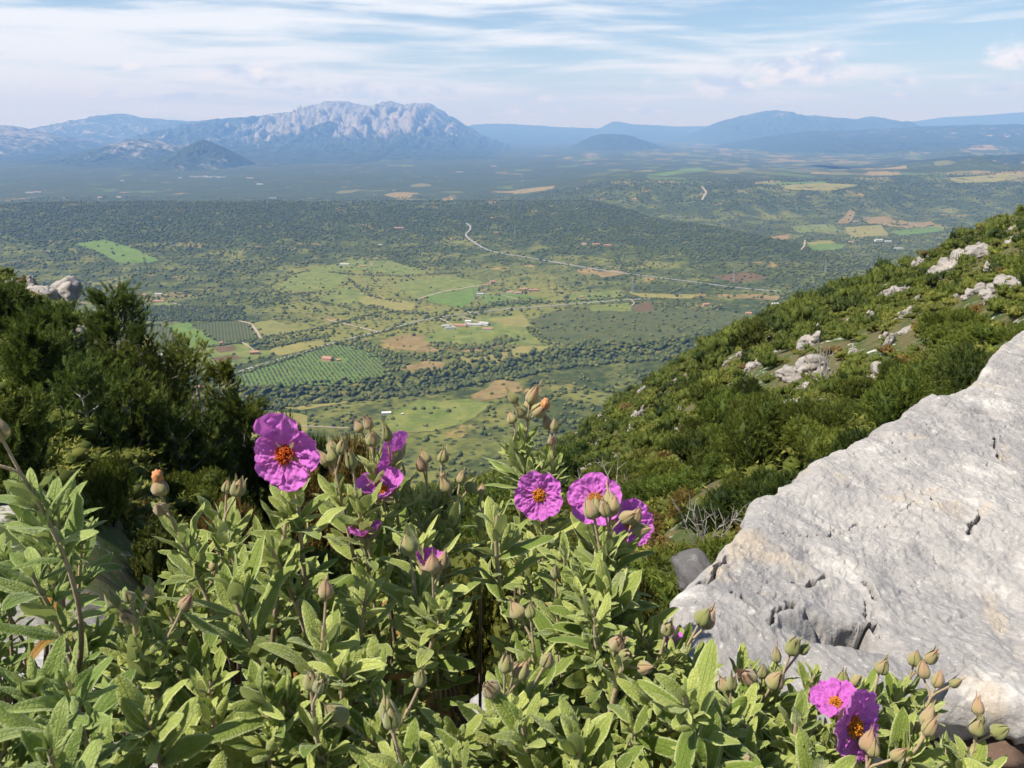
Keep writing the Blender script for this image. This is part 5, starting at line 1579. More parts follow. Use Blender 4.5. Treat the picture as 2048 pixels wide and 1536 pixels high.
    for dp in np.concatenate([np.linspace(.012, .2, 22), np.linspace(.24, 1.15, 26)]):
        sh = -.30 * sstep(dp, 0, .28) + .22 * sstep(dp, .45, 1.15)
        wob = .03 * fbm(s * 5, 0 * s + dp * 8, 4, 129) + .012 * fbm(s * 22, 0 * s + dp * 30, 3, 135)
        p = A + (lastX + dirr[:, 0] * (sh + wob))[:, None] * u + (lastY + dirr[:, 1] * (sh + wob))[:, None] * v + (lasth - dp)[:, None] * n
        rings.append(p[None])
    V = np.concatenate(rings)
    F = grid_faces(len(V), na, wrap=True)
    o = mesh_np('limestone_slab', V.reshape(-1, 3), F, M_SLAB)
    # faces outward
    me = o.data
    k = me.polygons[na * 300 + 5]
    if Vector(k.normal).dot(Vector(n)) < 0:
        me.flip_normals()
    tag(o, 'large tilted slab of pale limestone at the lower right, cracked near its foot', 'rock')
build_slab()
ROCK_SPOTS = [  # stones under and beside the bushes: px, py, depth, size, material, label
    (2010, 1470, 1.05, (.10, .09, .06), M_RED, 'reddish stone in the dark hollow under the right end of the slab'), (1960, 1500, 1.0, (.06, .06, .045), M_RED, 'small brown stone in the hollow below the slab'), (2060, 1520, .95, (.12, .10, .05), M_SLAB, 'pale stone in the bottom right corner'), (1900, 1490, .93, (.10, .09, .05), M_SLAB, 'white stone under the buds at the lower right'),
    (1340, 1185, 1.10, (.10, .10, .07), M_SLAB, 'white rock showing between leaves left of the slab foot'), (1130, 1190, 1.25, (.14, .12, .08), M_SLAB, 'pale grey rock seen through the gap in the middle of the rockrose'), (900, 1420, 1.15, (.12, .10, .06), M_SLAB, 'white ground rock between the woody stems at the bottom'), (1180, 1440, 1.1, (.13, .12, .06), M_SLAB, 'pale stone in the gap below the right hand shoots'), (620, 1500, 1.05, (.12, .10, .06), M_SLAB, 'pale stone at the bottom under the middle shoots'), (330, 1440, 1.05, (.11, .10, .06), M_SLAB, 'grey white stone at the bottom left under the leaves'), (400, 1270, 1.3, (.14, .12, .07), M_SLAB, 'pale stone glimpsed behind the four buds at the left'), (1330, 1420, 1.0, (.14, .11, .07), M_SLAB, 'white stone at the foot of the slab under the lower right shoots'),
    (760, 1330, 1.3, (.10, .12, .06), M_SLAB, 'pale stone deep behind the stems in the middle')]
for i, (px, py, t_, sz, m_, lb) in enumerate(ROCK_SPOTS):
    q = P(px, py, t_)
    zg = float(h_near(np.array([q[0]]), np.array([q[1]]))[0])
    boulder('stone', (q[0], q[1], max(zg, q[2] - .25) + sz[2] * .3 if m_ is M_SLAB else q[2]), sz, i * 1.1, m_, lb, 'stone', k=i)
# ------------------------------------------------------------------ rockrose (foreground)
def rockrose_leaf_mat(name, a, b, pale):
    m, t, bs = new_mat(name)
    uvn = t.node('ShaderNodeUVMap'); uvn.uv_map = 'UVMap'
    sp = t.node('ShaderNodeSeparateXYZ'); t.link(uvn.outputs[0], sp.inputs[0])
    across = t.math('ABSOLUTE', t.math('SUBTRACT', t.math('MULTIPLY', sp.outputs[1], 2.0), 1.0))
    tone = t.attr('tone')
    pos = t.node('ShaderNodeNewGeometry').outputs['Position']
    mott = t.noise(pos, 60, 4, 0.6)
    fine = t.noise(pos, 650, 4, 0.65)
    col = t.mix(t.smooth(t.math('ADD', t.math('MULTIPLY', tone, .8), t.math('MULTIPLY', mott, .4)), 0.15, 1.0), a, b)
    col = t.mix(t.math('MULTIPLY', t.smooth(t.noise(pos, 140, 4, .7), 0.66, 0.74), .7), col, (0.21, 0.12, 0.045))       # rusty flecks
    col = t.mix(t.math('MULTIPLY', t.smooth(across, 0.72, 0.98), 0.60), col, pale)          # downy margin
    # sunken veins: the midrib, two long side veins, then a fine net
    mid = t.math('SUBTRACT', 1.0, t.smooth(across, 0.0, 0.075))
    sv = t.math('SUBTRACT', 1.0, t.smooth(t.math('ABSOLUTE', t.math('SUBTRACT', across, 0.46)), 0.0, 0.05))
    net = t.voronoi(t.scale(pos, (1, 1, 1)), 330, 'DISTANCE_TO_EDGE')
    netl = t.math('SUBTRACT', 1.0, t.smooth(net, 0.0, 0.16))
    vein = t.math('MAXIMUM', t.math('MAXIMUM', mid, t.math('MULTIPLY', sv, .7)), t.math('MULTIPLY', netl, .45))
    col = t.mix(t.math('MULTIPLY', vein, 0.30), col, tuple(x * .45 for x in a))
    col = t.mix(t.smooth(tone, 0.955, 0.985), col, (0.34, 0.155, 0.035))                      # a few withered ones
    col = t.mix(t.math('MULTIPLY', t.math('SUBTRACT', 1.0, t.smooth(sp.outputs[0], 0.0, 0.13)), .6), col, (0.22, 0.12, 0.04))
    geo = t.node('ShaderNodeNewGeometry')
    col = t.mix(t.math('MULTIPLY', geo.outputs['Backfacing'], .55), col, pale)
    t.link(col, bs.inputs['Base Color'])
    hgt = t.math('ADD', t.math('MULTIPLY', vein, -1.0), t.math('MULTIPLY', fine, 0.6))
    t.link(t.bump(hgt, 0.55, 0.0012), bs.inputs['Normal'])
    bs.inputs['Roughness'].default_value = 0.62
    bs.inputs['Specular IOR Level'].default_value = 0.3
    bs.inputs['Sheen Weight'].default_value = 0.35
    bs.inputs['Sheen Roughness'].default_value = 0.4
    bs.inputs['Sheen Tint'].default_value = (0.8, 0.9, 0.7, 1)
    tr = t.node('ShaderNodeBsdfTranslucent')
    t.link(t.mix(0.55, col, (0.20, 0.26, 0.02)), tr.inputs[0])
    mx = t.node('ShaderNodeMixShader'); mx.inputs[0].default_value = 0.28
    t.link(bs.outputs[0], mx.inputs[1]); t.link(tr.outputs[0], mx.inputs[2])
    t.link(mx.outputs[0], t.n['Material Output'].inputs['Surface'])
    return m
M_LEAF = rockrose_leaf_mat('rockrose_leaf', (0.135, 0.198, 0.026), (0.410, 0.455, 0.120), (0.61, 0.64, 0.33))
M_LEAF2 = rockrose_leaf_mat('rockrose_leaf_bluish', (0.110, 0.180, 0.026), (0.320, 0.395, 0.110), (0.47, 0.52, 0.25))

def stem_mat():
    m, t, bs = new_mat('rockrose_stem')
    y_ = t.attr('young')
    pos = t.node('ShaderNodeNewGeometry').outputs['Position']
    n = t.noise(pos, 160, 4, .65)
    wood = t.mix(n, (0.045, 0.026, 0.016), (0.13, 0.075, 0.045))
    soft = t.mix(n, (0.30, 0.215, 0.125), (0.42, 0.335, 0.22))
    t.link(t.mix(y_, wood, soft), bs.inputs['Base Color'])
    t.link(t.bump(n, .6, .002), bs.inputs['Normal'])
    bs.inputs['Sheen Weight'].default_value = 0.25
    return m
M_STEM = stem_mat()

def bud_mat():
    m, t, bs = new_mat('bud_sepals')
    al = t.attr('along'); tone = t.attr('tone')
    oi = t.node('ShaderNodeObjectInfo')
    pos = t.node('ShaderNodeTexCoord').outputs['Object']
    st = t.noise(t.scale(pos, (900, 900, 90)), 1, 3, .6)
    green = t.mix(oi.outputs['Random'], (0.25, 0.285, 0.085), (0.40, 0.38, 0.155))
    pink = t.mix(oi.outputs['Random'], (0.47, 0.36, 0.20), (0.47, 0.29, 0.18))
    f = t.math('ADD', t.math('MULTIPLY', al, .5), t.math('ADD', t.math('MULTIPLY', tone, .35), t.math('MULTIPLY', oi.outputs['Random'], .35)))
    col = t.mix(t.smooth(f, 0.38, 0.95), green, pink)
    col = t.mix(t.math('MULTIPLY', t.smooth(st, .48, .62), .35), col, (0.26, 0.11, 0.075))
    t.link(col, bs.inputs['Base Color'])
    t.link(t.bump(st, .5, .001), bs.inputs['Normal'])
    bs.inputs['Sheen Weight'].default_value = 0.4
    tr = t.node('ShaderNodeBsdfTranslucent'); t.link(col, tr.inputs[0])
    mx = t.node('ShaderNodeMixShader'); mx.inputs[0].default_value = 0.22
    t.link(bs.outputs[0], mx.inputs[1]); t.link(tr.outputs[0], mx.inputs[2])
    t.link(mx.outputs[0], t.n['Material Output'].inputs['Surface'])
    return m
M_BUD = bud_mat()

def petal_mat():
    m, t, bs = new_mat('magenta_petal')
    uvn = t.node('ShaderNodeUVMap'); uvn.uv_map = 'UVMap'
    sp = t.node('ShaderNodeSeparateXYZ'); t.link(uvn.outputs[0], sp.inputs[0])
    n = t.noise(t.scale(uvn.outputs[0], (4, 15, 1)), 1, 5, .65, .6)
    col = t.mix(t.smooth(n, .1, .9), (0.56, 0.115, 0.53), (0.64, 0.190, 0.62))
    col = t.mix(t.math('SUBTRACT', 1.0, t.smooth(sp.outputs[0], .05, .24)), col, (0.55, 0.09, 0.20))
    t.link(col, bs.inputs['Base Color'])
    t.link(t.bump(n, .5, .0016), bs.inputs['Normal'])
    bs.inputs['Roughness'].default_value = .6
    bs.inputs['Sheen Weight'].default_value = .2
    tr = t.node('ShaderNodeBsdfTranslucent'); t.link(col, tr.inputs[0])
    mx = t.node('ShaderNodeMixShader'); mx.inputs[0].default_value = 0.36
    t.link(bs.outputs[0], mx.inputs[1]); t.link(tr.outputs[0], mx.inputs[2])
    t.link(mx.outputs[0], t.n['Material Output'].inputs['Surface'])
    return m
M_PETAL = petal_mat()
M_STAMEN = simple_mat('orange_stamens', (0.50, 0.16, 0.008), (0.62, 0.27, 0.02), 900, .6)
M_STAMEN_R = simple_mat('red_orange_stamens', (0.48, 0.065, 0.006), (0.58, 0.12, 0.01), 900, .6)
M_WITHER = simple_mat('withered_petal', (0.42, 0.16, 0.06), (0.55, 0.28, 0.13), 300, .8)

# ---- leaf shapes
NU, NV = 11, 5
def leaf_shape(seed):
    r_ = np.random.default_rng(seed)
    u = np.linspace(0, 1, NU); v = np.linspace(-1, 1, NV)
    asp = r_.uniform(.22, .33)
    w_ = np.sin(math.pi * np.clip(u, 0, 1) ** .98) ** .52 * asp * .5
    w_[0] = .02; w_[-1] = .006
    bend = r_.uniform(-.2, 1.0); tip = r_.uniform(-.3, .8)
    ang = -(bend * u ** 1.3 * .8 + tip * np.maximum(u - .7, 0) ** 1.2 * 2.2)
    du = 1 / (NU - 1)
    cx = np.concatenate([[0], np.cumsum(np.cos(ang[:-1]) * du)]); cz = np.concatenate([[0], np.cumsum(np.sin(ang[:-1]) * du)])
    fold = r_.uniform(.10, .95); curl = r_.uniform(.15, .8)
    ph = r_.uniform(0, 6.28, 2); amp = r_.uniform(.012, .042)
    U, Vv = np.meshgrid(u, v, indexing='ij')
    half = w_[:, None]
    lift = half * (np.abs(Vv) * fold - curl * np.abs(Vv) ** 3 * .8) + amp * np.sin(U * r_.uniform(7, 13) + ph[0] + (Vv > 0) * ph[1]) * np.abs(Vv) ** 1.5 * np.sin(math.pi * U)
    X = cx[:, None] - np.sin(ang)[:, None] * lift
    Z = cz[:, None] + np.cos(ang)[:, None] * lift
    Y = Vv * half * (1 - .12 * fold) + r_.uniform(-.06, .06) * U ** 2
    return np.stack([X, Y, Z], -1).reshape(-1, 3)
LEAVES = np.array([leaf_shape(s_) for s_ in range(24)])
LEAF_UV = np.stack(np.meshgrid(np.linspace(0, 1, NU), np.linspace(0, 1, NV), indexing='ij'), -1).reshape(-1, 2)
LEAF_F = grid_faces(NU, NV)[:, ::-1]

class Bush:
    def __init__(self, base, name, label, mat):
        self.base = np.array(base, float)
        self.o = empty(name, base)
        tag(self.o, label, 'shrub', 'rockrose thicket in the foreground')
        self.mat = mat
        self.leaf = []          # (pos, x axis, y axis, z axis, length, tone, template)
        self.shoots = []        # (path, radius start, radius end, young0, young1)
        self.mains = []
    def add_leaf(self, p, x, nrm, L, tone):
        y = np.cross(nrm, x)
        self.leaf.append((p, x * L, y * L, nrm * L, tone, int(rng.integers(len(LEAVES)))))

def unit(v): return v / (np.linalg.norm(v) + 1e-12)
def bez(a, b, c, d, n):
    t = np.linspace(0, 1, n)[:, None]
    return (1 - t) ** 3 * a + 3 * (1 - t) ** 2 * t * b + 3 * (1 - t) * t * t * c + t ** 3 * d

def bud_shape(seed, open_=0.0):
    """Five downy sepals closed round a pointed bud; 'open' splays their tips."""
    r_ = np.random.default_rng(seed)
    ps, along, tone = [], [], []
    nz, na = 12, 14
    z = np.linspace(0, 1, nz); a = np.linspace(0, 2 * math.pi, na, endpoint=False)
    prof = .305 * np.sin(math.pi * np.clip(z * .93 + .05, 0, 1) ** .72) ** .85 * (1 - .30 * z)
    prof[0] = .06; prof[-1] = .01
    V = np.stack([np.cos(a)[None] * prof[:, None], np.sin(a)[None] * prof[:, None], np.repeat(z[:, None], na, 1)], -1).reshape(-1, 3)
    ps.append((V, grid_faces(nz, na, True))); along.append(np.repeat(z, na)); tone.append(np.full(len(V), .6))
    nu, nv = 10, 5
    for k in range(5):
        a0 = k * 2 * math.pi / 5 + r_.uniform(-.15, .15)
        sp = open_ * r_.uniform(.3, 1.3)
        ln = 1.05 + .50 * r_.random() * (k < 3)
        u = np.linspace(0, 1, nu); vv = np.linspace(-1, 1, nv)
        U, W = np.meshgrid(u, vv, indexing='ij')
        wdt = .74 * np.sin(math.pi * np.clip(U * .86 + .12, 0, 1)) ** .8 * (1 - U * .35); wdt[-1] *= .05
        rad = np.interp(U * ln, z, prof) * 1.10 + .012 + .03 * np.sin(U * 3.1) + sp * .35 * np.maximum(U - .45, 0) ** 1.4 + (U * ln > 1) * .015
        ang = a0 + W * wdt
        rad = rad * (1 + .17 * (1 - np.abs(W)) * np.sin(math.pi * np.clip(U, 0, 1)))
        V = np.stack([np.cos(ang) * rad, np.sin(ang) * rad, U * ln + .01 * r_.normal(0, 1, U.shape) * U], -1).reshape(-1, 3)
        ps.append((V, grid_faces(nu, nv))); along.append(U.ravel()); tone.append(np.full(len(V), r_.random()))
    V, F = join(ps)
    return V, F, np.concatenate(along), np.concatenate(tone)
BUDS = []
for s_ in range(8):
    V, F, al, tn = bud_shape(60 + s_, (.35, .7, 1.0, 1.5, .5, 1.9, .9, .2)[s_])
    o = mesh_np('bud', V, F, M_BUD, attrs={'along': al, 'tone': tn}); BUDS.append(o.data); bpy.data.objects.remove(o)

def frame(z, roll=0.0):
    z = Vector(z).normalized()
    q = z.to_track_quat('Z', 'Y')
    return (q.to_matrix() @ Matrix.Rotation(roll, 3, 'Z'))

BUDP = []
def add_bud(B, p, d, L, k=None):
    o = bpy.data.objects.new('bud', BUDS[int(rng.integers(8)) if k is None else k])
    COL.objects.link(o); o.parent = B.o
    M = frame(d, rng.uniform(0, 6.28)).to_4x4()
    M.translation = Vector(p - B.base)
    f = rng.uniform(.78, 1.25); L = L * rng.uniform(.75, 1.15)
    o.matrix_local = M @ Matrix.Diagonal((L * f, L * f, L, 1))
    BUDP.append((B, np.array(p) + unit(np.array(d)) * L * 1.0))
    return o

def shoot(B, tip, d, size=1.0, nodes=9, nbuds=0, bud_len=.0148, origin=None, droop=0.0, lush=1.0, budk=None):
    tip = np.array(tip, float); d = unit(np.array(d, float))
    if origin is None:
        origin = B.base + (tip - B.base) * rng.uniform(.40, .55) + rng.normal(0, .035, 3)
    tip = tip - d * (.026 if nbuds else .020)
    ln = np.linalg.norm(tip - origin)
    path = bez(origin, origin + unit(tip - B.base) * ln * .35 + rng.normal(0, .012, 3), tip - d * ln * .45 + rng.normal(0, .008, 3), tip, 22)
    sl_ = np.concatenate([[0], np.cumsum(np.linalg.norm(np.diff(path, axis=0), axis=1))])
    tot = sl_[-1]
    young = np.clip((sl_ - tot + .16) / .10, 0, 1)
    B.shoots.append((path, np.interp(sl_, (0, tot), (.0034 * size, .0013 * size)), young, origin))
    gaps_ = np.array([.003, .008, .015, .024, .035, .047, .060, .074, .090, .107, .126, .147, .17]) * size
    lens = np.array([.014, .022, .031, .038, .042, .042, .040, .038, .035, .033, .030, .028, .026]) * size * np.clip(rng.normal(1, .12), .75, 1.3)
    angs = np.radians(np.array([10, 18, 28, 37, 45, 51, 57, 63, 70, 77, 84, 90, 95]))
    if nbuds: lens[:2] *= .8
    ph0 = rng.uniform(0, 6.28)
    for k in range(min(nodes + 2, 13)):
        s_ = tot - gaps_[k] - (0.006 if nbuds else 0)
        if s_ < .02: break
        p = np.array([np.interp(s_, sl_, path[:, c]) for c in range(3)])
        p2 = np.array([np.interp(min(s_ + .006, tot), sl_, path[:, c]) for c in range(3)])
        dd = unit(p2 - p) if s_ + .006 < tot + .006 and np.linalg.norm(p2 - p) > 1e-6 else d
        ref = unit(np.cross(dd, [0.2, 1, .1])); bi = np.cross(dd, ref)
        for side in (0, math.pi):
            if k > 6 and rng.random() < .20: continue
            a = ph0 + k * math.pi / 2 + side + rng.normal(0, .22)
            e = ref * math.cos(a) + bi * math.sin(a)
            al = angs[k] * .90 + rng.normal(0, .16)
            L = lens[k] * rng.uniform(.68, 1.2)
            x = dd * math.cos(al) + e * math.sin(al)
            x = unit(x + np.array([0, 0, -droop * k * .02]))
            nm = dd * math.sin(al) - e * math.cos(al)
            nm = unit(nm + np.cross(x, nm) * rng.normal(0, .30)); nm = unit(nm - x * (nm @ x))
            old = k > 6 and rng.random() < .14
            B.add_leaf(p, x, nm, L, rng.uniform(.96, 1.0) if old else np.clip(.66 - .055 * k + rng.normal(0, .26), 0, .94))
            # young leaves in the axil
            if 2 <= k <= 9 and rng.random() < .55 * lush:
                dq = unit(dd * .8 + e * .6)
                for q in range(int(rng.integers(2, 5))):
                    b = rng.uniform(0, 6.28)
                    r1 = unit(np.cross(dq, [.3, .2, 1])); r2 = np.cross(dq, r1)
                    e2 = r1 * math.cos(b) + r2 * math.sin(b)
                    al2 = rng.uniform(.2, .75)
                    x2 = dq * math.cos(al2) + e2 * math.sin(al2); n2 = dq * math.sin(al2) - e2 * math.cos(al2)
                    B.add_leaf(p + dq * .006, x2, n2, rng.uniform(.011, .024) * size, np.clip(.7 + rng.normal(0, .15), 0, .94))
    # flower head: buds on short stalks
    for q in range(nbuds):
        a = ph0 + q * 2.4
        ref = unit(np.cross(d, [0.2, 1, .1])); bi = np.cross(d, ref)
        sp = 0 if q == 0 else rng.uniform(.35, .85)
        dq = unit(d + (ref * math.cos(a) + bi * math.sin(a)) * sp + np.array([0, 0, .12]))
        sl2 = rng.uniform(.010, .026)
        e_ = tip + dq * sl2
        st = bez(tip, tip + d * sl2 * .3, e_ - dq * sl2 * .3, e_, 6)
        B.shoots.append((st, np.full(6, .0009), np.full(6, 1.0), None))
        add_bud(B, e_, unit(dq + rng.normal(0, .12, 3)), bud_len * rng.uniform(.82, 1.15), budk)
    return path

def petal_arrays(seed, L, cup, W=.68, crumple=1.0, t0=.05):
    r_ = np.random.default_rng(seed)
    nt, na = 26, 25
    t = np.linspace(t0, 1, nt); a = np.linspace(-1, 1, na)
    T, A = np.meshgrid(t, a, indexing='ij')
    ww = W * (.50 + .50 * sstep(T, .05, .6))
    phi = A * ww
    edge = 1 - .16 * np.abs(A) ** 3.2 + .035 * vnoise(A * 3 + seed, A * 0 + .5, seed) - .03 * np.exp(-(A / .12) ** 2)
    rad = L * T * edge
    sx_ = seed * 3.7
    wr = fbm(A * 2.6 + sx_, T * 3.2 + sx_, 4, seed + 1, .6) * .080 + fbm(A * 6 + sx_, T * 8, 3, seed + 2) * .030
    z = L * (cup * T ** 1.4 * .72) + L * wr * crumple * sstep(T, .12, .55) + L * .05 * A ** 2 * T
    rad = rad * (1 - .22 * cup * T)
    V = np.stack([np.cos(phi) * rad, np.sin(phi) * rad, z], -1).reshape(-1, 3)
    uv = np.stack([T, (A + 1) / 2], -1).reshape(-1, 2)
    return V, grid_faces(nt, na), uv

def flower(B, p, axis, R_, cup=.35, seed=0, red=False, label=None, petals=5, roll=0.0, crumple=1.0, cups=None, lens=None):
    f = bpy.data.objects.new('flower', None); COL.objects.link(f); f.parent = B.o; f.empty_display_size = .02
    M = frame(axis, roll).to_4x4(); M.translation = Vector(np.array(p) - B.base)
    f.matrix_local = M
    if label: f['label'] = label
    for k in range(petals):
        c = cup if cups is None else cups[k]
        V, F, uv = petal_arrays(seed * 10 + k, R_ * (lens[k] if lens else rng.uniform(.94, 1.06)), c * rng.uniform(.8, 1.2), crumple=crumple)
        a = k * 2 * math.pi / 5
        ca, sa = math.cos(a), math.sin(a)
        V = np.column_stack([V[:, 0] * ca - V[:, 1] * sa, V[:, 0] * sa + V[:, 1] * ca, V[:, 2] + .0006 * k])
        mesh_np('petal', V, F, M_PETAL, f, uv=uv)
    # stamens: a dense boss of anthers on thin filaments
    r_ = np.random.default_rng(seed)
    ps = []
    for k in range(190):
        th = math.acos(1 - r_.random() * .95); ph = r_.uniform(0, 6.283)
        d = np.array([math.sin(th) * math.cos(ph), math.sin(th) * math.sin(ph), math.cos(th)])
        e = d * R_ * r_.uniform(.20, .27) * np.array([1, 1, .95]) + [0, 0, R_ * .05]
        v = ICO1[0] * R_ * r_.uniform(.015, .024) * np.array([1, 1, 1.3]) + e
        ps.append((v, ICO1[1]))
        tv, tf = tubes([np.array([[0, 0, R_ * .03], e * .6 + [0, 0, R_ * .02], e])], [np.full(3, R_ * .006)], 3)
        ps.append((tv, tf[0]))
    v, fc = join(ps)
    mesh_np('stamens', v, fc, M_STAMEN_R if red else M_STAMEN, f)
    # calyx behind the petals
    ps, al = [], []
    for k in range(5):
        a = k * 2 * math.pi / 5 + .6
        u = np.linspace(0, 1, 8); vv = np.linspace(-1, 1, 5)
        U, W = np.meshgrid(u, vv, indexing='ij')
        wd = R_ * .24 * np.sin(math.pi * np.clip(U * .88 + .1, 0, 1)); 
        X = R_ * .62 * U; Z = R_ * (-.05 + .16 * U ** 2 * .4 + cup * .16 * U) - R_ * .09; Y = W * wd
        V = np.stack([X * math.cos(a) - Y * math.sin(a), X * math.sin(a) + Y * math.cos(a), Z], -1).reshape(-1, 3)
        ps.append((V, grid_faces(8, 5))); al.append(U.ravel())
    v, fc = join(ps)
    mesh_np('calyx', v, fc, M_BUD, f, attrs={'along': np.concatenate(al), 'tone': np.full(len(v), .4)})
    return f

def gz(x, y): return float(h_near(np.array([x]), np.array([y]))[0])
def base(x, y): return (x, y, gz(x, y) - .01)
BA = Bush(base(-.50, .62), 'rockrose_bush', 'bluish green rockrose bush at the far left, mostly in shade and without flowers', M_LEAF2)
BB = Bush(base(-.23, .66), 'rockrose_bush', 'rockrose bush left of centre carrying the large open magenta flower', M_LEAF)
BC = Bush(base(-.05, .80), 'rockrose_bush', 'rockrose bush in the middle with many pointed buds and half hidden flowers', M_LEAF)
BD = Bush(base(.13, .80), 'rockrose_bush', 'tall rockrose bush right of centre with the upright sprig and the face on flower', M_LEAF)
BE = Bush(base(.34, .74), 'rockrose_bush', 'low rockrose bush at the lower right in front of the pale slab', M_LEAF)

def sd(tilt=(0, 0), lean=.12):
    return np.array([tilt[0], tilt[1], 1.0]) + rng.normal(0, lean, 3)
# shoots that can be told apart in the photograph: bush, px, py, depth, buds, tilt(x, y), size, nodes
KEY = [
    (BA, 18, 945, .60, 0, (-.1, 0), 1.0, 9), (BA, 112, 945, .60, 0, (.05, 0), .95, 9), (BA, 150, 960, .63, 0, (.25, .1), .9, 8), (BA, 60, 1010, .56, 0, (-.1, -.1), 1, 9), (BA, 30, 1090, .5, 0, (-.2, 0), 1, 9), (BA, 170, 1020, .66, 0, (.4, .1), 1, 9), (BA, 2, 880, .46, 2, (-.1, -.1), .9, 5), (BA, 118, 1305, .41, 0, (0, -.1), .95, 8), (BA, 85, 1440, .36, 0, (0, -.1), .95, 8), (BA, 150, 1480, .37, 0, (.2, 0), .8, 8), (BA, 20, 1300, .42, 0, (-.2, 0), .9, 8),
    (BB, 318, 985, .58, 2, (.05, 0), .95, 9), (BB, 262, 1190, .50, 4, (0, -.1), .95, 8), (BB, 380, 1195, .5, 1, (.55, -.1), .8, 6), (BB, 280, 1390, .43, 0, (0, -.35), 1, 8), (BB, 425, 985, .62, 0, (0, 0), .9, 9), (BB, 455, 975, .60, 2, (.1, 0), .8, 7), (BB, 585, 950, .57, 0, (.05, -.1), 1.15, 10), (BB, 520, 1050, .56, 0, (-.2, -.1), 1.1, 9), (BB, 655, 1175, .52, 1, (.2, -.1), 1.1, 9), (BB, 620, 1350, .45, 2, (0, -.15), 1.0, 9), (BB, 440, 1120, .53, 0, (-.1, -.2), 1.05, 9), (BB, 780, 1440, .44, 2, (.1, -.2), 1, 8), (BB, 480, 1330, .46, 0, (-.2, -.2), 1.1, 9), (BB, 700, 1290, .48, 0, (.3, -.2), 1.05, 9), (BB, 210, 1250, .5, 0, (-.3, 0), .9, 8),
    (BC, 662, 895, .66, 4, (-.1, 0), .95, 8), (BC, 740, 855, .68, 3, (0, 0), .95, 9), (BC, 705, 930, .64, 1, (.1, -.1), 1, 9), (BC, 852, 925, .74, 2, (0, 0), .9, 7), (BC, 885, 925, .74, 2, (.1, 0), .85, 8), (BC, 922, 960, .74, 3, (.1, 0), .85, 8), (BC, 815, 1085, .60, 1, (0, -.1), 1.1, 9), (BC, 775, 880, .70, 1, (.1, 0), .9, 8), (BC, 960, 960, .76, 1, (0, 0), .8, 8), (BC, 865, 1130, .58, 2, (.2, -.1), .9, 8), (BC, 845, 1370, .47, 1, (.6, -.3), 1, 7), (BC, 740, 1130, .58, 0, (-.1, -.1), 1.1, 9), (BC, 900, 1180, .56, 0, (.1, -.2), 1.1, 9),
    (BD, 1060, 800, .80, 5, (.05, 0), .95, 10), (BD, 1022, 820, .80, 1, (-.15, 0), .85, 7), (BD, 1110, 860, .79, 3, (.25, 0), .85, 8), (BD, 1000, 870, .80, 0, (-.25, 0), .95, 9), (BD, 1100, 900, .80, 0, (.35, 0), .95, 9), (BD, 1060, 900, .78, 0, (0, -.1), 1, 9), (BD, 1000, 985, .64, 0, (.05, -.05), 1.2, 9), (BD, 1225, 1010, .64, 4, (.05, 0), 1.1, 8), (BD, 1185, 1030, .63, 2, (-.1, 0), 1, 7), (BD, 1275, 1030, .64, 2, (.35, 0), 1, 7), (BD, 1215, 1150, .60, 0, (.1, -.1), 1.2, 9), (BD, 1405, 1240, .62, 2, (.35, 0), 1, 7), (BD, 1340, 1240, .60, 1, (.2, 0), 1, 8), (BD, 1060, 1230, .58, 2, (-.1, -.1), .95, 8), (BD, 1010, 1340, .51, 3, (-.05, -.15), 1.0, 8), (BD, 1095, 1330, .52, 1, (.3, -.15), 1.0, 8), (BD, 1110, 1130, .62, 1, (.1, 0), 1.0, 9), (BD, 1290, 1150, .62, 0, (.4, 0), 1.0, 8), (BD, 1260, 1280, .54, 0, (.1, -.2), 1.25, 9), (BD, 1150, 1420, .48, 0, (0, -.2), 1.1, 9),
    (BE, 1480, 1295, .64, 0, (-.1, 0), .95, 9), (BE, 1555, 1300, .64, 0, (0, 0), .95, 9), (BE, 1640, 1310, .65, 0, (.05, 0), .9, 9), (BE, 1725, 1330, .65, 0, (.1, 0), .9, 9), (BE, 1400, 1310, .62, 0, (-.15, 0), 1, 9), (BE, 1800, 1345, .66, 0, (.1, 0), .85, 8),
    (BE, 1585, 1300, .62, 3, (.05, 0), .95, 8), (BE, 1525, 1330, .61, 2, (-.1, 0), .9, 7), (BE, 1440, 1345, .60, 2, (-.2, 0), .9, 7), (BE, 1690, 1335, .64, 2, (.05, 0), .85, 7), (BE, 1760, 1340, .65, 1, (.1, 0), .9, 8), (BE, 1832, 1310, .67, 2, (.1, 0), .85, 7), (BE, 1885, 1345, .66, 3, (.15, 0), .85, 7), (BE, 1965, 1430, .61, 4, (.2, 0), .9, 6), (BE, 1870, 1440, .59, 2, (.1, -.1), .9, 7), (BE, 1755, 1490, .56, 3, (.1, -.1), .95, 7), (BE, 1500, 1510, .50, 1, (0, -.15), 1, 8), (BE, 1600, 1400, .56, 0, (-.1, -.1), 1.15, 9), (BE, 1420, 1450, .52, 0, (-.2, -.1), 1.1, 9), (BE, 1660, 1500, .52, 0, (.1, -.1), 1.1, 9), (BE, 1560, 1350, .6, 1, (0, 0), .9, 8), (BE, 1800, 1400, .62, 0, (.1, 0), 1, 8),
]
for B, px, py, t_, nb_, tl, sz, nd in KEY:
    shoot(B, P(px, py, t_), sd(tl), sz, nd, nb_, .0182 if (px, nb_) in ((1225, 4), (1185, 2), (1275, 2), (815, 1), (1060, 5)) else .0148)
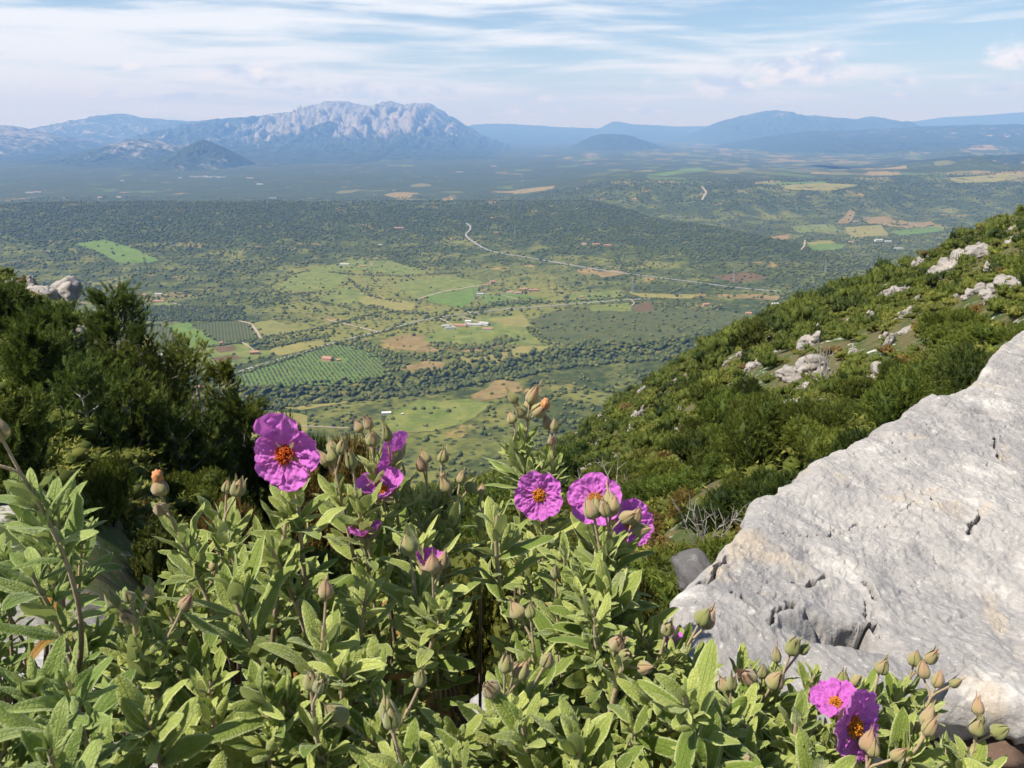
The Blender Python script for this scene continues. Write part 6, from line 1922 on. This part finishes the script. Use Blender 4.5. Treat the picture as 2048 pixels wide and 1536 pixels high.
# flowers on their own shoots
def flower_shoot(B, px, py, t_, axis, R_, size=1.0, nodes=8, **kw):
    p = P(px, py, t_)
    ax = unit(np.array(axis, float))
    tip = p - ax * R_ * .35 + np.array([0, 0, -.012])
    shoot(B, tip, sd((ax[0] * .25, ax[1] * .25), .05), size, nodes, kw.pop('buds', 0))
    st = bez(tip, tip + np.array([0, 0, .006]), p - ax * R_ * .3, p - ax * R_ * .04, 7)
    B.shoots.append((st, np.full(7, .0011), np.ones(7), None))
    return flower(B, p, ax, R_, **kw)
flower_shoot(BB, 573, 908, .545, (-.16, -.97, .12), .0278, 1.1, 7, cup=.42, seed=3, red=True, roll=.3, crumple=1.3, lens=[1.05, 1.26, .80, .82, .95], label='largest open flower, cup turned to the left with red orange stamens')
flower_shoot(BD, 1080, 990, .72, (-.22, -.95, .22), .0250, 1.0, 8, cup=.30, seed=5, roll=.9, label='flower facing the viewer with yellow orange stamens')
flower_shoot(BC, 792, 915, .72, (-.75, .35, .35), .0262, .95, 8, cup=.35, seed=7, roll=.2, label='flower seen from behind, right of the bud cluster')
flower_shoot(BC, 765, 985, .69, (-.05, -.35, .95), .0235, .95, 7, cup=.85, seed=9, roll=1.2, label='half hidden upright flower cup with orange centre')
flower_shoot(BD, 1190, 1000, .74, (-.15, -.75, .55), .0265, .95, 7, cup=.30, seed=11, roll=.4, label='flower mostly hidden behind the tall bud cluster')
flower_shoot(BD, 1255, 1045, .75, (.35, -.5, .3), .0250, .9, 6, cup=.4, seed=13, roll=.8, crumple=1.4, label='crumpled flower low behind the tall bud cluster')
flower_shoot(BC, 735, 1072, .66, (-.2, .2, .9), .0170, .9, 6, cup=.6, seed=15, label='small glimpse of a flower deep among leaves')
flower_shoot(BC, 852, 1130, .63, (.3, -.1, .9), .0135, .9, 6, cup=.9, seed=17, crumple=1.5, label='fading flower low behind the single tall bud')
flower_shoot(BE, 1335, 1290, .66, (-.1, .2, .9), .0150, .8, 6, cup=.8, seed=19, label='small magenta flower left of the slab foot')
flower_shoot(BE, 1700, 1450, .575, (.62, -.76, .18), .0300, 1.0, 7, cup=.25, seed=21, roll=.3, label='flower at the lower right turned sideways')
flower_shoot(BE, 1672, 1408, .592, (-.45, -.25, .85), .0190, .9, 6, cup=.55, seed=23, crumple=1.6, label='crumpled flower above the sideways one')
# withered blossoms clinging to two seed heads
def withered(B, px, py, t_, s_):
    r_ = np.random.default_rng(int(px))
    if not BUDP: return
    pr = project([b_[1] for b_ in BUDP]); j = int(np.argmin(np.hypot(pr[0] - px, pr[1] - py)))
    bb, tipp = BUDP[j][0], BUDP[j][1]
    B = bb
    V = ICO3[0] * (1 + .45 * n3(ICO3[0], 2.6, int(px))[:, None]) * np.array([.7, .7, 1.0]) * s_
    o = mesh_np('withered_blossom', V, ICO3[1], M_WITHER, B.o)
    o.location = Vector(tipp - B.base)
withered(BD, 1100, 790, .795, .006); withered(BB, 345, 915, .575, .0055); withered(BD, 1088, 802, .795, .005)

# filling shoots over the whole thicket
SKY = np.array([(-150, 975), (150, 1030), (200, 1075), (400, 1015), (520, 985), (640, 925), (760, 930), (900, 960), (1000, 930), (1130, 985), (1180, 1060), (1330, 1170), (1400, 1270), (1460, 1350), (1600, 1380), (1900, 1420), (2000, 1490), (2120, 1560)], float)
def pick(px):
    return BA if px < 190 else BB if px < 610 else BC if px < 930 else BD if px < 1370 else BE
def fill(n, extra_t, spread, sz=(.85, 1.15), nodes=9, bud_p=.16):
    k = 0
    while k < n:
        px = rng.uniform(-330, 2080); s0 = np.interp(px, SKY[:, 0], SKY[:, 1])
        py = s0 + 20 + (1700 - s0) * rng.random() ** .85
        if py > 1700 or (px > 1450 and rng.random() < .35): continue
        if vnoise(np.array([px / 210]), np.array([py / 210]), 301)[0] < -.16 or px > 1840 and rng.random() < .75: continue          # openings where the stems show
        q = (py - 900) / 640
        t_ = .76 - .31 * q + (.05 if px > 1400 else 0) + rng.normal(0, spread) + extra_t
        B = pick(px + rng.normal(0, 60))
        tip = P(px, py, max(t_, .34))
        if tip[2] < gz(tip[0], tip[1]) + .12: continue
        out = (tip - B.base) * [1, 1, 0]
        d = np.array([0, 0, 1.0]) + out * 1.1 + rng.normal(0, .22, 3)
        shoot(B, tip, d, rng.uniform(*sz) * (.85 if rng.random() < .35 else 1), nodes, (int(rng.integers(1, 4)) if rng.random() < bud_p else 0), droop=.6)
        k += 1
fill(190, 0, .035, (.75, 1.1), 9, .04)
fill(110, .11, .05, (.8, 1.1), 10, .02)
fill(40, .25, .06, (.8, 1.1), 10, .0)

def finish(B):
    # leaves
    n = len(B.leaf)
    p = np.array([l[0] for l in B.leaf]); X = np.array([l[1] for l in B.leaf]); Y = np.array([l[2] for l in B.leaf]); Z = np.array([l[3] for l in B.leaf])
    tn = np.array([l[4] for l in B.leaf]); k = np.array([l[5] for l in B.leaf])
    T = LEAVES[k]
    V = p[:, None] + T[..., 0:1] * X[:, None] + T[..., 1:2] * Y[:, None] + T[..., 2:3] * Z[:, None] - B.base
    m = T.shape[1]
    F = LEAF_F[None] + (np.arange(n) * m)[:, None, None]
    mesh_np('foliage', V.reshape(-1, 3), F.reshape(-1, 4), B.mat, B.o, attrs={'tone': np.repeat(tn, m)}, uv=np.tile(LEAF_UV, (n, 1)))
    # woody branches: shoots gathered into limbs that run down to the base
    groups = {}
    org = [s_ for s_ in B.shoots if s_[3] is not None]
    cl = max(4, len(org) // 7)
    ctr = np.array([org[int(i)][3] for i in np.linspace(0, len(org) - 1, cl)])
    for _ in range(6):
        as_ = np.argmin(((np.array([o_[3] for o_ in org])[:, None] - ctr[None]) ** 2).sum(-1), 1)
        ctr = np.array([np.mean([org[i][3] for i in np.where(as_ == c)[0]], axis=0) if (as_ == c).any() else ctr[c] for c in range(cl)])
    bins = [[] for _ in range(cl)]
    for s_, a in zip(org, as_): bins[a].append(s_)
    tips = np.array([s_[0][-1] for s_ in org])
    for s_ in B.shoots:
        if s_[3] is None:
            bins[as_[np.argmin(((tips - s_[0][0]) ** 2).sum(1))]].append(s_)
    for c in range(cl):
        if not bins[c]: continue
        fork = ctr[c] - np.array([0, 0, .05])
        paths, rads, yg = [], [], []
        b0 = B.base + np.array([rng.normal(0, .03), rng.normal(0, .03), 0])
        pm = bez(b0, b0 + np.array([0, 0, .12]) + (fork - b0) * .1 + rng.normal(0, .02, 3), fork - np.array([0, 0, .06]) + rng.normal(0, .015, 3), fork, 16)
        paths.append(pm - B.base); rads.append(np.linspace(.0085, .0045, 16)); yg.append(np.zeros(16))
        for s_ in bins[c]:
            if s_[3] is not None:
                j = bez(fork, fork + (s_[0][0] - fork) * .4 + [0, 0, .01], s_[0][0] - (s_[0][1] - s_[0][0]) * 2, s_[0][0], 7)
                paths.append(j - B.base); rads.append(np.linspace(.0042, s_[1][0], 7)); yg.append(np.zeros(7))
            paths.append(s_[0] - B.base); rads.append(s_[1]); yg.append(s_[2])
        V, F = tubes(paths, rads, 7)
        mesh_np('branch', V, F, M_STEM, B.o, attrs={'young': np.concatenate([np.repeat(y, 7) for y in yg])})
    print(B.o.name, 'leaves', n)
for B in (BA, BB, BC, BD, BE): finish(B)

# dry leaves and twigs under the bushes
r_ = np.random.default_rng(77)
n = 2600
xy = np.column_stack([r_.uniform(-1.1, 1.2, n), r_.uniform(.15, 1.9, n)])
zg = h_near(xy[:, 0], xy[:, 1])
T = LEAVES[r_.integers(0, 24, n)] * r_.uniform(.012, .04, n)[:, None, None]
a = r_.uniform(0, 6.28, n); b = r_.normal(0, .4, (n, 2))
ca, sa = np.cos(a)[:, None], np.sin(a)[:, None]
V = np.stack([T[..., 0] * ca - T[..., 1] * sa + xy[:, :1], T[..., 0] * sa + T[..., 1] * ca + xy[:, 1:], T[..., 2] + T[..., 0] * b[:, :1] + T[..., 1] * b[:, 1:] + zg[:, None] + .012], -1)
m = T.shape[1]
M_LITTER = leaf_mat('dry_litter', (0.05, 0.032, 0.018), (0.23, 0.15, 0.075), None, 20, trans=.1)
o = mesh_np('leaf_litter', V.reshape(-1, 3), (LEAF_F[None] + (np.arange(n) * m)[:, None, None]).reshape(-1, 4), M_LITTER, attrs={'tone': np.repeat(r_.random(n), m)})
tag(o, 'dry brown fallen leaves on the stony ground under the rockrose', 'leaf litter', kind='stuff')
